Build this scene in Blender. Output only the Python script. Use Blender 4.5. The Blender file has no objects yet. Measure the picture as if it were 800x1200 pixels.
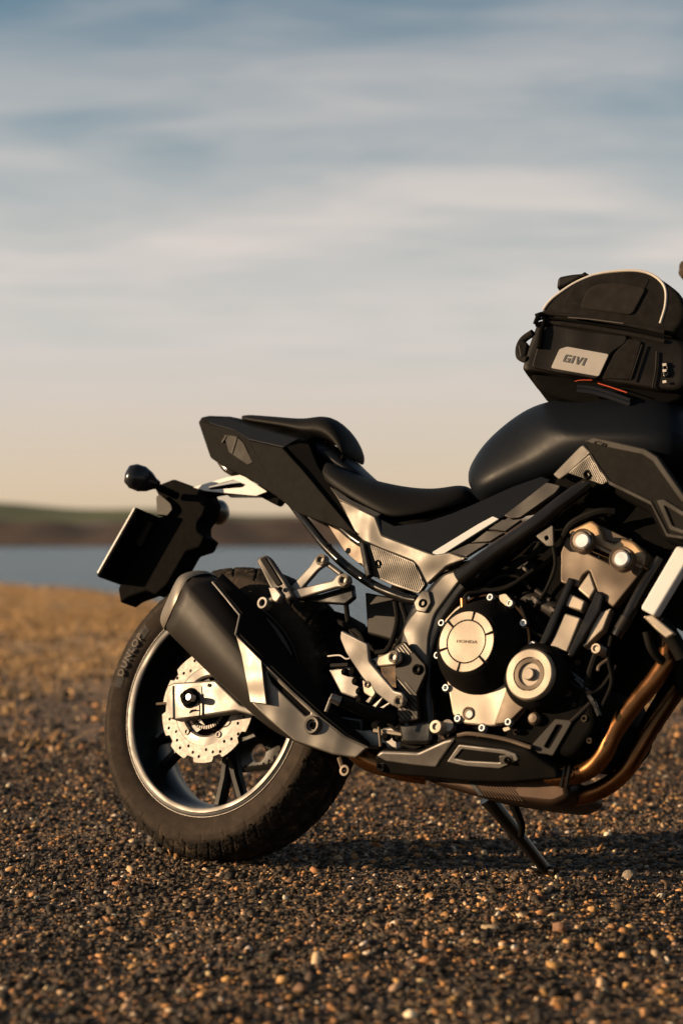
import bpy, bmesh, math, random
import numpy as np
from mathutils import Vector, Matrix
rad = math.radians
random.seed(7); RNG = np.random.default_rng(7)
S = bpy.context.scene
COL = S.collection

# ------------------------------------------------------------------ camera
FPX, IW, IH, HORIZON = 1900.0, 800.0, 1200.0, 632.0
CAM_H = 0.66
PITCH = math.atan((HORIZON - IH / 2) / FPX)
cam = bpy.data.objects.new('camera', bpy.data.cameras.new('camera'))
COL.objects.link(cam)
cam.location = (0, 0, CAM_H)
cam.rotation_euler = (rad(90) + PITCH, 0, 0)
cam.data.sensor_fit = 'VERTICAL'
cam.data.sensor_height = 36
cam.data.lens = FPX / IH * 36
cam.data.clip_end = 20000
cam.data.dof.use_dof = True
cam.data.dof.focus_distance = 3.16
cam.data.dof.aperture_fstop = 2.5
S.camera = cam

# ------------------------------------------------------------------ light
SUN_AZ, SUN_EL = rad(184), rad(13)            # the sun stands to the left, low
sun_dir = Vector((math.cos(SUN_AZ) * math.cos(SUN_EL), math.sin(SUN_AZ) * math.cos(SUN_EL), math.sin(SUN_EL)))
sun = bpy.data.objects.new('sun', bpy.data.lights.new('sun', 'SUN'))
COL.objects.link(sun)
sun.data.energy = 5.0
sun.data.angle = rad(0.6)
sun.data.color = (1.0, 0.71, 0.43)
sun.rotation_euler = sun_dir.to_track_quat('Z', 'Y').to_euler()

world = bpy.data.worlds.new('World'); S.world = world
world.use_nodes = True
nt = world.node_tree; N = nt.nodes; L = nt.links
bg = N['Background']
sky = N.new('ShaderNodeTexSky'); sky.sky_type = 'NISHITA'; sky.sun_disc = False
sky.sun_elevation = SUN_EL; sky.sun_rotation = math.atan2(sun_dir.x, sun_dir.y)
sky.altitude = 0; sky.air_density = 1.0; sky.dust_density = 0.5; sky.ozone_density = 1.2
tc = N.new('ShaderNodeTexCoord')
sep = N.new('ShaderNodeSeparateXYZ'); L.new(tc.outputs['Generated'], sep.inputs[0])
def wmath(op, a, b=None, clamp=False):
    n = N.new('ShaderNodeMath'); n.operation = op; n.use_clamp = clamp
    for i, v in enumerate((a, b)):
        if v is None: continue
        if isinstance(v, (int, float)): n.inputs[i].default_value = v
        else: L.new(v, n.inputs[i])
    return n.outputs[0]
# thin high cloud: project the view direction on a plane overhead, streaks run sideways
den = wmath('ADD', sep.outputs['Z'], 0.10)
u = wmath('DIVIDE', sep.outputs['X'], den); v = wmath('DIVIDE', sep.outputs['Y'], den)
comb = N.new('ShaderNodeCombineXYZ'); L.new(u, comb.inputs[0]); L.new(v, comb.inputs[1])
def cloud(scale, sx, sy, rot, lo, hi, off, detail=5, dist=0.6):
    m = N.new('ShaderNodeMapping'); m.inputs['Scale'].default_value = (sx, sy, 1)
    m.inputs['Rotation'].default_value = (0, 0, rot); m.inputs['Location'].default_value = off
    L.new(comb.outputs[0], m.inputs[0])
    n = N.new('ShaderNodeTexNoise'); n.inputs['Scale'].default_value = scale; n.inputs['Detail'].default_value = detail
    n.inputs['Roughness'].default_value = 0.52; n.inputs['Distortion'].default_value = dist
    L.new(m.outputs[0], n.inputs['Vector'])
    r = N.new('ShaderNodeMapRange'); r.interpolation_type = 'SMOOTHSTEP'
    r.inputs['From Min'].default_value = lo; r.inputs['From Max'].default_value = hi
    L.new(n.outputs['Fac'], r.inputs['Value'])
    return r.outputs[0]
c1 = cloud(1.25, 0.8, 1.3, rad(-14), 0.34, 0.68, (3.6, 1.1, 0), 5, 0.7)
c2 = cloud(3.4, 0.55, 1.3, rad(10), 0.36, 0.72, (0.4, 5.2, 0), 5, 0.9)
cm = wmath('ADD', wmath('MULTIPLY', c1, 0.66), wmath('MULTIPLY', c2, 0.42), True)
def wrange(v, a, b_, c, d):
    r = N.new('ShaderNodeMapRange'); r.interpolation_type = 'SMOOTHSTEP'; r.inputs['From Min'].default_value = a; r.inputs['From Max'].default_value = b_
    r.inputs['To Min'].default_value = c; r.inputs['To Max'].default_value = d; L.new(v, r.inputs['Value']); return r.outputs[0]
# haze: a pale veil low in the sky all round, under the cloud sheet
veil = wmath('MULTIPLY', wrange(sep.outputs['Z'], 0.14, 0.33, 0.82, 0.10), wrange(sep.outputs['Z'], 0.0, 0.10, 0.70, 1.0))
cl = wmath('MULTIPLY', wmath('SUBTRACT', cm, 0.42), wrange(sep.outputs['Z'], 0.05, 0.22, 0.05, 0.54))
cmask = wmath('ADD', veil, cl, True)
tint = N.new('ShaderNodeMix'); tint.data_type = 'RGBA'; tint.blend_type = 'MULTIPLY'; tint.inputs[0].default_value = 1
L.new(sky.outputs[0], tint.inputs[6]); tint.inputs[7].default_value = (0.92, 0.96, 0.89, 1)
mix = N.new('ShaderNodeMix'); mix.data_type = 'RGBA'
hc = N.new('ShaderNodeMix'); hc.data_type = 'RGBA'; L.new(wrange(sep.outputs['Z'], 0.01, 0.13, 0.0, 1.0), hc.inputs[0])
hc.inputs[6].default_value = (6.9, 4.95, 3.85, 1); hc.inputs[7].default_value = (5.75, 5.25, 4.9, 1)      # warm low haze, paler cloud above
L.new(cmask, mix.inputs[0]); L.new(tint.outputs[2], mix.inputs[6]); L.new(hc.outputs[2], mix.inputs[7])
L.new(mix.outputs[2], bg.inputs[0])
bg.inputs[1].default_value = 0.055

S.render.engine = 'CYCLES'
S.view_settings.view_transform = 'Standard'; S.view_settings.look = 'None'
S.view_settings.exposure = 1.13; S.view_settings.gamma = 1.0
S.view_settings.use_curve_mapping = False

# ------------------------------------------------------------------ materials
MATS = {}
def mat(name, color, rough=0.5, metal=0.0, var=0.15, vscale=30, bump=0.0, bscale=200, coat=0.0, spec=0.5, rvar=0.12, wave=0.0):
    color = tuple(c * 0.78 for c in color); spec *= 0.8
    m = bpy.data.materials.new(name); m.use_nodes = True
    t = m.node_tree; n = t.nodes; b = n['Principled BSDF']
    b.inputs['Metallic'].default_value = metal
    b.inputs['Specular IOR Level'].default_value = spec
    b.inputs['Coat Weight'].default_value = coat; b.inputs['Coat Roughness'].default_value = 0.15
    co = n.new('ShaderNodeTexCoord')
    nz = n.new('ShaderNodeTexNoise'); nz.inputs['Scale'].default_value = vscale; nz.inputs['Detail'].default_value = 6
    nz.inputs['Roughness'].default_value = 0.65
    t.links.new(co.outputs['Object'], nz.inputs['Vector'])
    rp = n.new('ShaderNodeValToRGB')
    rp.color_ramp.elements[0].position = 0.3; rp.color_ramp.elements[1].position = 0.72
    rp.color_ramp.elements[0].color = tuple(c * (1 - var) for c in color) + (1,)
    rp.color_ramp.elements[1].color = tuple(min(1, c * (1 + var)) for c in color) + (1,)
    t.links.new(nz.outputs['Fac'], rp.inputs[0]); t.links.new(rp.outputs[0], b.inputs['Base Color'])
    rr = n.new('ShaderNodeMapRange'); rr.inputs['To Min'].default_value = max(0.03, rough - rvar); rr.inputs['To Max'].default_value = min(1, rough + rvar)
    rr.inputs['From Min'].default_value = 0.3; rr.inputs['From Max'].default_value = 0.7
    nz2 = n.new('ShaderNodeTexNoise'); nz2.inputs['Scale'].default_value = vscale * 2.3; nz2.inputs['Detail'].default_value = 4
    t.links.new(co.outputs['Object'], nz2.inputs['Vector'])
    t.links.new(nz2.outputs['Fac'], rr.inputs['Value']); t.links.new(rr.outputs[0], b.inputs['Roughness'])
    if wave:
        nw = n.new('ShaderNodeTexNoise'); nw.inputs['Scale'].default_value = 9; nw.inputs['Detail'].default_value = 1
        t.links.new(co.outputs['Object'], nw.inputs['Vector'])
        bw = n.new('ShaderNodeBump'); bw.inputs['Strength'].default_value = 1; bw.inputs['Distance'].default_value = wave
        t.links.new(nw.outputs['Fac'], bw.inputs['Height']); t.links.new(bw.outputs[0], b.inputs['Normal'])
    if bump:
        nb = n.new('ShaderNodeTexNoise'); nb.inputs['Scale'].default_value = bscale; nb.inputs['Detail'].default_value = 3
        t.links.new(co.outputs['Object'], nb.inputs['Vector'])
        bp = n.new('ShaderNodeBump'); bp.inputs['Strength'].default_value = bump; bp.inputs['Distance'].default_value = 0.001
        t.links.new(nb.outputs['Fac'], bp.inputs['Height']); t.links.new(bp.outputs[0], b.inputs['Normal'])
        if wave: t.links.new(bw.outputs[0], bp.inputs['Normal'])
    MATS[name] = m
    return m
mat('plastic', (0.0055, 0.005, 0.0046), 0.72, bump=0.15, bscale=900, spec=.05, var=.05, rvar=.03, wave=.02)
mat('plastic_gloss', (0.010, 0.011, 0.014), 0.22, var=.05, rvar=.03, spec=.35)
mat('frame', (0.008, 0.0073, 0.0066), 0.22, var=.08, rvar=.03, spec=.32, wave=.01)
mat('dark', (0.0035, 0.0033, 0.0031), 0.8, spec=.03, var=.1, rvar=.05)
mat('paint', (0.0062, 0.0076, 0.0106), 0.40, metal=0.0, var=0.04, rvar=0.02, spec=.06)
mat('silver', (0.085, 0.077, 0.068), 0.44, metal=0.4, var=0.05, rvar=0.03, spec=.3, wave=.03)
mat('alu', (0.18, 0.166, 0.152), 0.47, metal=0.5, var=0.14, rvar=.05, wave=.02)
mat('cast', (0.30, 0.255, 0.205), 0.48, metal=0.55, var=0.07, bump=0.15, bscale=700, rvar=.04, wave=.012)
mat('shield', (0.135, 0.12, 0.102), 0.42, metal=.5, var=.05, rvar=.03, wave=.03)
mat('shield_pale', (0.165, 0.148, 0.127), 0.45, metal=.5, var=.05, rvar=.03, wave=.03)
mat('edge', (0.022, 0.020, 0.018), 0.6, metal=0, var=.05, rvar=.03, wave=.03, spec=.12)
mat('gold', (0.34, 0.225, 0.125), 0.45, metal=0.6, var=0.07, rvar=.04, wave=.02)
mat('bronze', (0.095, 0.070, 0.049), 0.50, metal=0.45, var=0.07, rvar=.04, wave=.02)
mat('steel', (0.115, 0.102, 0.092), 0.46, metal=0.5, var=0.12, vscale=60, rvar=.05)
mat('copper_dark', (0.032, 0.017, 0.009), 0.5, metal=.7, var=.3, vscale=14, rvar=.05)
mat('copper', (0.21, 0.095, 0.036), 0.27, metal=0.95, var=0.35, vscale=14, rvar=.06)
mat('muffler', (0.016, 0.0138, 0.012), 0.50, metal=0.1, var=0.05, bump=0.1, bscale=1200, rvar=.02, spec=.16)
mat('seat', (0.006, 0.0055, 0.005), 0.60, bump=0.35, bscale=700, spec=.12, var=.06, rvar=.03)
mat('rubber', (0.060, 0.050, 0.042), 0.78, var=0.30, vscale=22, bump=0.5, bscale=500)
mat('rubber_dark', (0.006, 0.0055, 0.005), 0.7, spec=.08, rvar=.04)
mat('cloth', (0.0065, 0.0055, 0.0047), 0.9, bump=0.9, bscale=1100, var=0.2, spec=.2)
mat('cloth_pocket', (0.014, 0.0115, 0.0095), 0.9, bump=0.9, bscale=1100, var=0.15, spec=.2)
mat('vinyl', (0.007, 0.006, 0.0055), 0.55, bump=0.3, bscale=300, spec=.12, wave=.02, rvar=.04)
mat('patch', (0.33, 0.31, 0.29), 0.65, var=0.06, spec=.3)
mat('piping', (0.50, 0.46, 0.41), 0.55, var=0.1)
mat('red', (0.45, 0.05, 0.015), 0.5)
mat('white', (0.50, 0.50, 0.50), 0.5, var=0.04, rvar=.04)
mat('smoke_lens', (0.02, 0.016, 0.014), 0.15, coat=0.5)
mat('print', (0.06, 0.06, 0.06), 0.6)
mat('bright', (0.60, 0.60, 0.61), 0.32, metal=0.7, var=0.05, rvar=.04)

# ------------------------------------------------------------------ the motorcycle's own frame
YAW, LEAN = rad(34.2), rad(14.9)
F = Vector((math.cos(YAW), -math.sin(YAW), 0))
R0 = Vector((-math.sin(YAW), -math.cos(YAW), 0))
UP = math.cos(LEAN) * Vector((0, 0, 1)) - math.sin(LEAN) * R0
RT = math.cos(LEAN) * R0 + math.sin(LEAN) * Vector((0, 0, 1))
WHEEL_R = 0.312
AX = Vector((-0.233, 3.431, 0.0))
TYRE = [(-.066, .2275), (-.074, .240), (-.080, .258), (-.0805, .268), (-.078, .277), (-.070, .287), (-.05, .302), (-.025, .3095), (0, .312)]
TYRE = TYRE + [(-a, b) for a, b in TYRE[-2::-1]]
zmin = min((RT * y).z - r * UP.z for y, r in TYRE)
AX.z = -zmin - 0.011
BASE = AX - UP * WHEEL_R
M3 = Matrix((F, -RT, UP)).transposed()
M3I = M3.transposed()
CAM_L = M3I @ (Vector((0, 0, CAM_H)) - BASE)
cp, sp = math.cos(PITCH), math.sin(PITCH)
def V(px, py, lat=0.0):
    """measured picture point -> point of the motorcycle, on the vertical-lengthwise plane 'lat' metres right of its middle
    (lat may be (a,b,c): a + b*x + c*z)"""
    a, b, c = lat if isinstance(lat, tuple) else (lat, 0, 0)
    dx, dz = (px - IW / 2) / FPX, -(py - IH / 2) / FPX
    d = M3I @ Vector((dx, cp - dz * sp, sp + dz * cp))
    o = CAM_L
    t = -(a + b * o.x + c * o.z + o.y) / (d.y + b * d.x + c * d.z)
    return o + d * t

# ------------------------------------------------------------------ mesh helpers
def link(name, me, m=None, parent=None, smooth=35):
    o = bpy.data.objects.new(name, me); COL.objects.link(o)
    if m is not None:
        me.materials.clear(); me.materials.append(MATS[m] if isinstance(m, str) else m)
    if smooth is not None and len(me.polygons):
        me.polygons.foreach_set('use_smooth', [True] * len(me.polygons))
        me.set_sharp_from_angle(angle=rad(smooth))
    if parent is not None: o.parent = parent
    return o
def raw(name, vs, fs, m=None, parent=None, smooth=35):
    me = bpy.data.meshes.new(name); me.from_pydata([tuple(v) for v in vs], [], fs); me.update()
    bm = bmesh.new(); bm.from_mesh(me); bmesh.ops.recalc_face_normals(bm, faces=bm.faces); bm.to_mesh(me); bm.free()
    return link(name, me, m, parent, smooth)
def tag(o, label, cat, group=None, kind=None):
    o['label'] = label; o['category'] = cat
    if group: o['group'] = group
    if kind: o['kind'] = kind
    return o
def kind(o, k): o['kind'] = k; return o
def rounded(pts, r):
    """round the corners of a 2-D outline"""
    if r <= 0: return pts
    out = []; n = len(pts)
    for i in range(n):
        a, b, c = (Vector(pts[i - 1]), Vector(pts[i]), Vector(pts[(i + 1) % n]))
        d1, d2 = (a - b), (c - b)
        l1, l2 = d1.length, d2.length
        k = min(r, l1 * 0.45, l2 * 0.45)
        p1, p2 = b + d1 / l1 * k, b + d2 / l2 * k
        for t in (0, 0.25, 0.5, 0.75, 1):
            out.append((p1 * (1 - t) ** 2 + b * 2 * t * (1 - t) + p2 * t * t)[:])
    return out
def fill2d(outlines, th, bevel):
    cu = bpy.data.curves.new('tmp', 'CURVE'); cu.dimensions = '2D'; cu.fill_mode = 'BOTH'
    cu.extrude = max(th / 2 - bevel, 1e-4); cu.bevel_depth = bevel; cu.bevel_resolution = 2; cu.offset = -bevel
    for o in outlines:
        s = cu.splines.new('POLY'); s.points.add(len(o) - 1); s.use_cyclic_u = True
        for p, q in zip(s.points, o): p.co = (q[0], q[1], 0, 1)
    ob = bpy.data.objects.new('tmp', cu)
    me = bpy.data.meshes.new_from_object(ob)
    bpy.data.objects.remove(ob); bpy.data.curves.remove(cu)
    return me
def plate(name, pts, lat, th, m, parent, bevel=0.002, holes=(), rnd=0.004, hrnd=0.003):
    """flat piece traced on a plane of the motorcycle; th is its thickness, inwards"""
    a = [V(x, y, lat) for x, y in pts]
    if isinstance(lat, tuple): n = Vector((-lat[1], -1, -lat[2])).normalized()
    else: n = Vector((0, -1, 0))
    uu = Vector((1, 0, 0)); uu = (uu - n * uu.dot(n)).normalized(); vv = n.cross(uu)
    o = a[0]
    to2 = lambda p: ((p - o).dot(uu), (p - o).dot(vv))
    outs = [rounded([to2(p) for p in a], rnd)]
    for h in holes: outs.append(rounded([to2(V(x, y, lat)) for x, y in h], hrnd))
    me = fill2d(outs, th, min(bevel, th * 0.49))
    for v in me.vertices:
        c = v.co.copy(); v.co = o + uu * c.x + vv * c.y + n * (c.z - th / 2)
    return link(name, me, m, parent)
def on(pl, px, py, d=0.0):
    return -V(px, py, pl).y + d
def plane_lat(*p):
    """plane through three traced points (px, py, lat) -> (a, b, c)"""
    q = [V(*t) for t in p]
    A = np.array([[1, v.x, v.z] for v in q]); s = np.linalg.solve(A, np.array([t[2] for t in p]))
    return tuple(float(t) for t in s)
def lathe_pts(prof, n=48, ang0=0.0):
    vs, fs = [], []
    for (r, d) in prof:
        for i in range(n):
            t = 2 * math.pi * i / n + ang0
            vs.append((r * math.cos(t), -d, r * math.sin(t)))
    for j in range(len(prof) - 1):
        for i in range(n):
            fs.append((j * n + i, j * n + (i + 1) % n, (j + 1) * n + (i + 1) % n, (j + 1) * n + i))
    return vs, fs
def lathe(name, c, prof, m, parent, n=48, smooth=30, close=True):
    """turned piece, axis across the motorcycle; profile of (radius, offset to the right)"""
    vs, fs = lathe_pts(prof, n)
    if close:
        fs.append(tuple(range(n))); fs.append(tuple(range((len(prof) - 1) * n, len(prof) * n)))
    c = V(*c) if not isinstance(c, Vector) else c
    return raw(name, [Vector(v) + c for v in vs], fs, m, parent, smooth)
def spline(pts, k=6):
    """Catmull-Rom through points (any dimension)"""
    P = [np.array(p, float) for p in pts]; out = []
    for i in range(len(P) - 1):
        p0 = P[i - 1] if i else 2 * P[0] - P[1]
        p3 = P[i + 2] if i + 2 < len(P) else 2 * P[-1] - P[-2]
        for j in range(k):
            t = j / k
            out.append(0.5 * ((2 * P[i]) + (P[i + 1] - p0) * t + (2 * p0 - 5 * P[i] + 4 * P[i + 1] - p3) * t * t + (3 * P[i] - p0 - 3 * P[i + 1] + p3) * t ** 3))
    out.append(P[-1]); return out
def tube_l(name, pts, r, m, parent, n=12, k=6, flat=1.0):
    """round bar along local points; r one radius or one for each point"""
    rs = [r] * len(pts) if isinstance(r, (int, float)) else r
    q = spline([tuple(p) + (s,) for p, s in zip(pts, rs)], k if len(pts) > 2 else 1)
    C = [Vector(x[:3]) for x in q]; rr = [float(x[3]) for x in q]
    vs, fs = [], []
    t0 = (C[1] - C[0]).normalized(); a = Vector((0, -1, 0)); a = (a - t0 * a.dot(t0))
    if a.length < 1e-3: a = Vector((0, 0, 1)) - t0 * t0.z
    a.normalize()
    for i, c in enumerate(C):
        t = (C[min(i + 1, len(C) - 1)] - C[max(i - 1, 0)]).normalized()
        a = (a - t * a.dot(t)).normalized(); b = t.cross(a)
        for j in range(n):
            th = 2 * math.pi * j / n
            vs.append(c + a * math.cos(th) * rr[i] * flat + b * math.sin(th) * rr[i])
    for i in range(len(C) - 1):
        for j in range(n):
            fs.append((i * n + j, i * n + (j + 1) % n, (i + 1) * n + (j + 1) % n, (i + 1) * n + j))
    fs.append(tuple(range(n))); fs.append(tuple(range((len(C) - 1) * n, len(C) * n)))
    return raw(name, vs, fs, m, parent, 40)
def tube(name, pts, r, m, parent, **kw): return tube_l(name, [V(*p) for p in pts], r, m, parent, **kw)
def subsurf(o, lv=2):
    s = o.modifiers.new('subsurf', 'SUBSURF'); s.levels = lv; s.render_levels = lv; return o
def bevelm(o, w=0.002, seg=2, ang=30):
    b = o.modifiers.new('bevel', 'BEVEL'); b.width = w; b.segments = seg; b.limit_method = 'ANGLE'; b.angle_limit = rad(ang); return o
def grid(name, rows, m, parent, sub=2, mirror=True, closeends=True, smooth=None, bev=0):
    """surface through rows of traced points (px, py, lat); mirrored about the middle when the first/last rows lie at lat 0"""
    G = [[V(*p) if not isinstance(p, Vector) else p for p in r] for r in rows]
    nr, nc = len(G), len(G[0]); vs, fs = [], []
    if mirror:
        full = G + [[Vector((p.x, -p.y, p.z)) for p in r] for r in reversed(G[(0):]) ]
        if abs(G[-1][0].y) < 1e-6: full = G + [[Vector((p.x, -p.y, p.z)) for p in r] for r in reversed(G[:-1])]
        if abs(G[0][0].y) < 1e-6: full = full[:-1]
        ring = True
    else: full = G; ring = False
    n = len(full)
    for r in full: vs += r
    for i in range(n if ring else n - 1):
        j = (i + 1) % n
        for c in range(nc - 1): fs.append((i * nc + c, i * nc + c + 1, j * nc + c + 1, j * nc + c))
    if ring and closeends:
        fs.append(tuple(i * nc for i in range(n))); fs.append(tuple(i * nc + nc - 1 for i in range(n)))
    o = raw(name, vs, fs, m, parent, smooth if smooth else (180 if sub else 35))
    if bev: bevelm(o, bev)
    if sub: subsurf(o, sub)
    return o
def flip(o, name=None, parent=None):
    """the same piece on the other side of the motorcycle"""
    me = o.data.copy()
    for v in me.vertices: v.co.y = -v.co.y
    me.flip_normals()
    q = bpy.data.objects.new(name or o.name.split('.')[0], me); COL.objects.link(q); q.parent = parent or o.parent
    for md in o.modifiers:
        d = q.modifiers.new(md.name, md.type)
        if md.type == 'SUBSURF': d.levels = md.levels; d.render_levels = md.render_levels
        else: d.width = md.width; d.segments = md.segments; d.limit_method = 'ANGLE'; d.angle_limit = md.angle_limit
    return q
def text_mesh(s, size, depth, font_shear=0.0, spacing=1.0, bold=0.0):
    cu = bpy.data.curves.new('t', 'FONT'); cu.body = s; cu.size = size; cu.extrude = depth; cu.shear = font_shear
    cu.space_character = spacing; cu.offset = bold; cu.align_x = 'CENTER'; cu.align_y = 'CENTER'; cu.resolution_u = 3
    ob = bpy.data.objects.new('t', cu); me = bpy.data.meshes.new_from_object(ob)
    bpy.data.objects.remove(ob); bpy.data.curves.remove(cu); return me
# a bolt head of radius 1, shared by all bolts
_v, _f = lathe_pts([(0.001, -0.35), (0.45, -0.35), (0.5, 0.12), (0.62, 0.30), (0.86, 0.30), (1.0, 0.16), (1.0, -0.6)], 20)
_me = bpy.data.meshes.new('bolt'); _me.from_pydata(_v, [], _f); _me.update()
_bm = bmesh.new(); _bm.from_mesh(_me); bmesh.ops.recalc_face_normals(_bm, faces=_bm.faces); _bm.to_mesh(_me); _bm.free()
_me.polygons.foreach_set('use_smooth', [True] * len(_me.polygons)); _me.set_sharp_from_angle(angle=rad(35))
BOLT = {}
def bolt(px, py, lat, r, m, parent, name='bolt'):
    if m not in BOLT:
        d = _me.copy(); d.materials.append(MATS[m]); BOLT[m] = d
    o = bpy.data.objects.new(name, BOLT[m]); COL.objects.link(o); o.parent = parent
    o.location = V(px, py, lat); o.scale = (r, r, r)
    return o

# ------------------------------------------------------------------ ground, water, far shore
SHORE = [(-60, 90), (-30, 58), (-12, 34), (-4.7, 22.4), (-2.1, 17.4), (0, 12.2), (1.8, 8.7), (3.6, 6.6), (7, 4.4), (14, 1.5), (40, -6)]
def shore_y(x): return np.interp(x, [p[0] for p in SHORE], [p[1] for p in SHORE])
def gnoise(x, y):
    s = np.zeros_like(x)
    for k, (fx, fy, ph, am) in enumerate([(1.7, .9, .3, .010), (-.8, 2.1, 1.9, .010), (3.9, 3.1, 4.2, .005), (-5.3, 4.4, 2.2, .004), (9.1, -7.3, .9, .0025), (12.7, 11.1, 5.1, .002), (-21, 17, 3.3, .0014), (27, 31, 1.1, .001)]):
        s += am * np.sin(fx * x + fy * y + ph + 0.6 * np.sin(.7 * fy * x - .5 * fx * y))
    return s
def ground_z(x, y):
    x = np.asarray(x, float); y = np.asarray(y, float)
    flat = gnoise(x, y)
    near = np.exp(-(((x + .25) ** 2 + (y - 3.4) ** 2) / .5)) * .6
    z = flat * (1 - near) - 0.004
    far = np.clip((y - 6) / 8, 0, 1); z = z + far * (.05 * np.sin(.9 * x + .4 * y) * np.sin(.5 * y + 1))
    d = (shore_y(x) - y) / 1.6
    k = np.clip(-d / 1.5, 0, 1); k = k * k * (3 - 2 * k)
    return z - 0.62 * k
def axis(lo, hi, mid, fine, grow):
    a = [mid]
    st = fine
    while a[-1] < hi: a.append(a[-1] + st); st *= grow if a[-1] > mid + 1.2 else 1
    b = [mid]; st = fine
    while b[-1] > lo: b.append(b[-1] - st); st *= grow if b[-1] < mid - 1.2 else 1
    return np.array(sorted(set(a[:-1] + b[:-1] + [lo, hi])))
gx, gy = axis(-70, 45, 0.0, .022, 1.035), axis(-12, 100, 3.2, .022, 1.03)
X, Y = np.meshgrid(gx, gy); Z = ground_z(X, Y)
nx, ny = len(gx), len(gy)
idx = np.arange(nx * ny).reshape(ny, nx)
quads = np.stack([idx[:-1, :-1], idx[:-1, 1:], idx[1:, 1:], idx[1:, :-1]], -1).reshape(-1, 4)
def npmesh(name, verts, faces):
    me = bpy.data.meshes.new(name); k = faces.shape[1]
    me.vertices.add(len(verts)); me.vertices.foreach_set('co', verts.astype(np.float32).ravel())
    me.loops.add(faces.size); me.loops.foreach_set('vertex_index', faces.astype(np.int32).ravel())
    me.polygons.add(len(faces)); me.polygons.foreach_set('loop_start', np.arange(0, faces.size, k, dtype=np.int32))
    me.update(calc_edges=True); return me
gm = bpy.data.materials.new('gravel_ground'); gm.use_nodes = True
t = gm.node_tree; n = t.nodes; b = n['Principled BSDF']; b.inputs['Roughness'].default_value = 0.85
co = n.new('ShaderNodeTexCoord')
def tnoise(scale, detail=6, rough=.6):
    q = n.new('ShaderNodeTexNoise'); q.inputs['Scale'].default_value = scale; q.inputs['Detail'].default_value = detail
    q.inputs['Roughness'].default_value = rough; t.links.new(co.outputs['Object'], q.inputs['Vector']); return q.outputs['Fac']
def tramp(fac, stops):
    r = n.new('ShaderNodeValToRGB'); e = r.color_ramp.elements
    while len(e) < len(stops): e.new(.5)
    for k, (p, c) in zip(e, stops): k.position = p; k.color = tuple(c) + (1,)
    t.links.new(fac, r.inputs[0]); return r.outputs[0]
vo = n.new('ShaderNodeTexVoronoi'); vo.inputs['Scale'].default_value = 75; t.links.new(co.outputs['Object'], vo.inputs['Vector'])
sc = n.new('ShaderNodeSeparateColor'); t.links.new(vo.outputs['Color'], sc.inputs[0])
stones = tramp(sc.outputs[0], [(0, (.016, .012, .009)), (.45, (.04, .028, .018)), (.75, (.11, .066, .032)), (.93, (.26, .13, .05))])
grass = tramp(tnoise(7, 8, .7), [(.3, (.11, .062, .027)), (.5, (.31, .19, .083)), (.66, (.46, .295, .135)), (.8, (.24, .175, .072))])
mud = tramp(tnoise(1.1, 6, .65), [(.35, (0, 0, 0)), (.62, (1, 1, 1))])
geo = n.new('ShaderNodeSeparateXYZ'); t.links.new(co.outputs['Object'], geo.inputs[0])
fr = n.new('ShaderNodeMapRange'); fr.inputs['From Min'].default_value = 6; fr.inputs['From Max'].default_value = 10.5; t.links.new(geo.outputs['Y'], fr.inputs['Value'])
mm = n.new('ShaderNodeMath'); mm.operation = 'MULTIPLY_ADD'; t.links.new(mud, mm.inputs[0]); mm.inputs[1].default_value = .5; t.links.new(fr.outputs[0], mm.inputs[2])
mm2 = n.new('ShaderNodeMath'); mm2.operation = 'SUBTRACT'; mm2.use_clamp = True; t.links.new(mm.outputs[0], mm2.inputs[0]); mm2.inputs[1].default_value = .35
mx = n.new('ShaderNodeMix'); mx.data_type = 'RGBA'; t.links.new(mm2.outputs[0], mx.inputs[0]); t.links.new(stones, mx.inputs[6]); t.links.new(grass, mx.inputs[7])
t.links.new(mx.outputs[2], b.inputs['Base Color'])
bp = n.new('ShaderNodeBump'); bp.inputs['Strength'].default_value = .9; bp.inputs['Distance'].default_value = .006
t.links.new(vo.outputs['Distance'], bp.inputs['Height']); bp.invert = True; t.links.new(bp.outputs[0], b.inputs['Normal'])
g = link('ground', npmesh('ground', np.stack([X.ravel(), Y.ravel(), Z.ravel()], -1), quads), gm, None, 180); kind(g, 'structure')

# water
wm = bpy.data.materials.new('water'); wm.use_nodes = True
t = wm.node_tree; n = t.nodes; b = n['Principled BSDF']
b.inputs['Base Color'].default_value = (.018, .075, .130, 1); b.inputs['Roughness'].default_value = .22; b.inputs['IOR'].default_value = 1.33
co = n.new('ShaderNodeTexCoord'); mp = n.new('ShaderNodeMapping'); mp.inputs['Scale'].default_value = (.5, 1.6, 1); t.links.new(co.outputs['Object'], mp.inputs[0])
nz = n.new('ShaderNodeTexNoise'); nz.inputs['Scale'].default_value = 2.2; nz.inputs['Detail'].default_value = 6; t.links.new(mp.outputs[0], nz.inputs['Vector'])
bp = n.new('ShaderNodeBump'); bp.inputs['Strength'].default_value = 1; bp.inputs['Distance'].default_value = .42
t.links.new(nz.outputs['Fac'], bp.inputs['Height']); t.links.new(bp.outputs[0], b.inputs['Normal'])
w = raw('water', [(-4000, -400, -.42), (4000, -400, -.42), (4000, 9000, -.42), (-4000, 9000, -.42)], [(0, 1, 2, 3)], wm); kind(w, 'structure')

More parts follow.
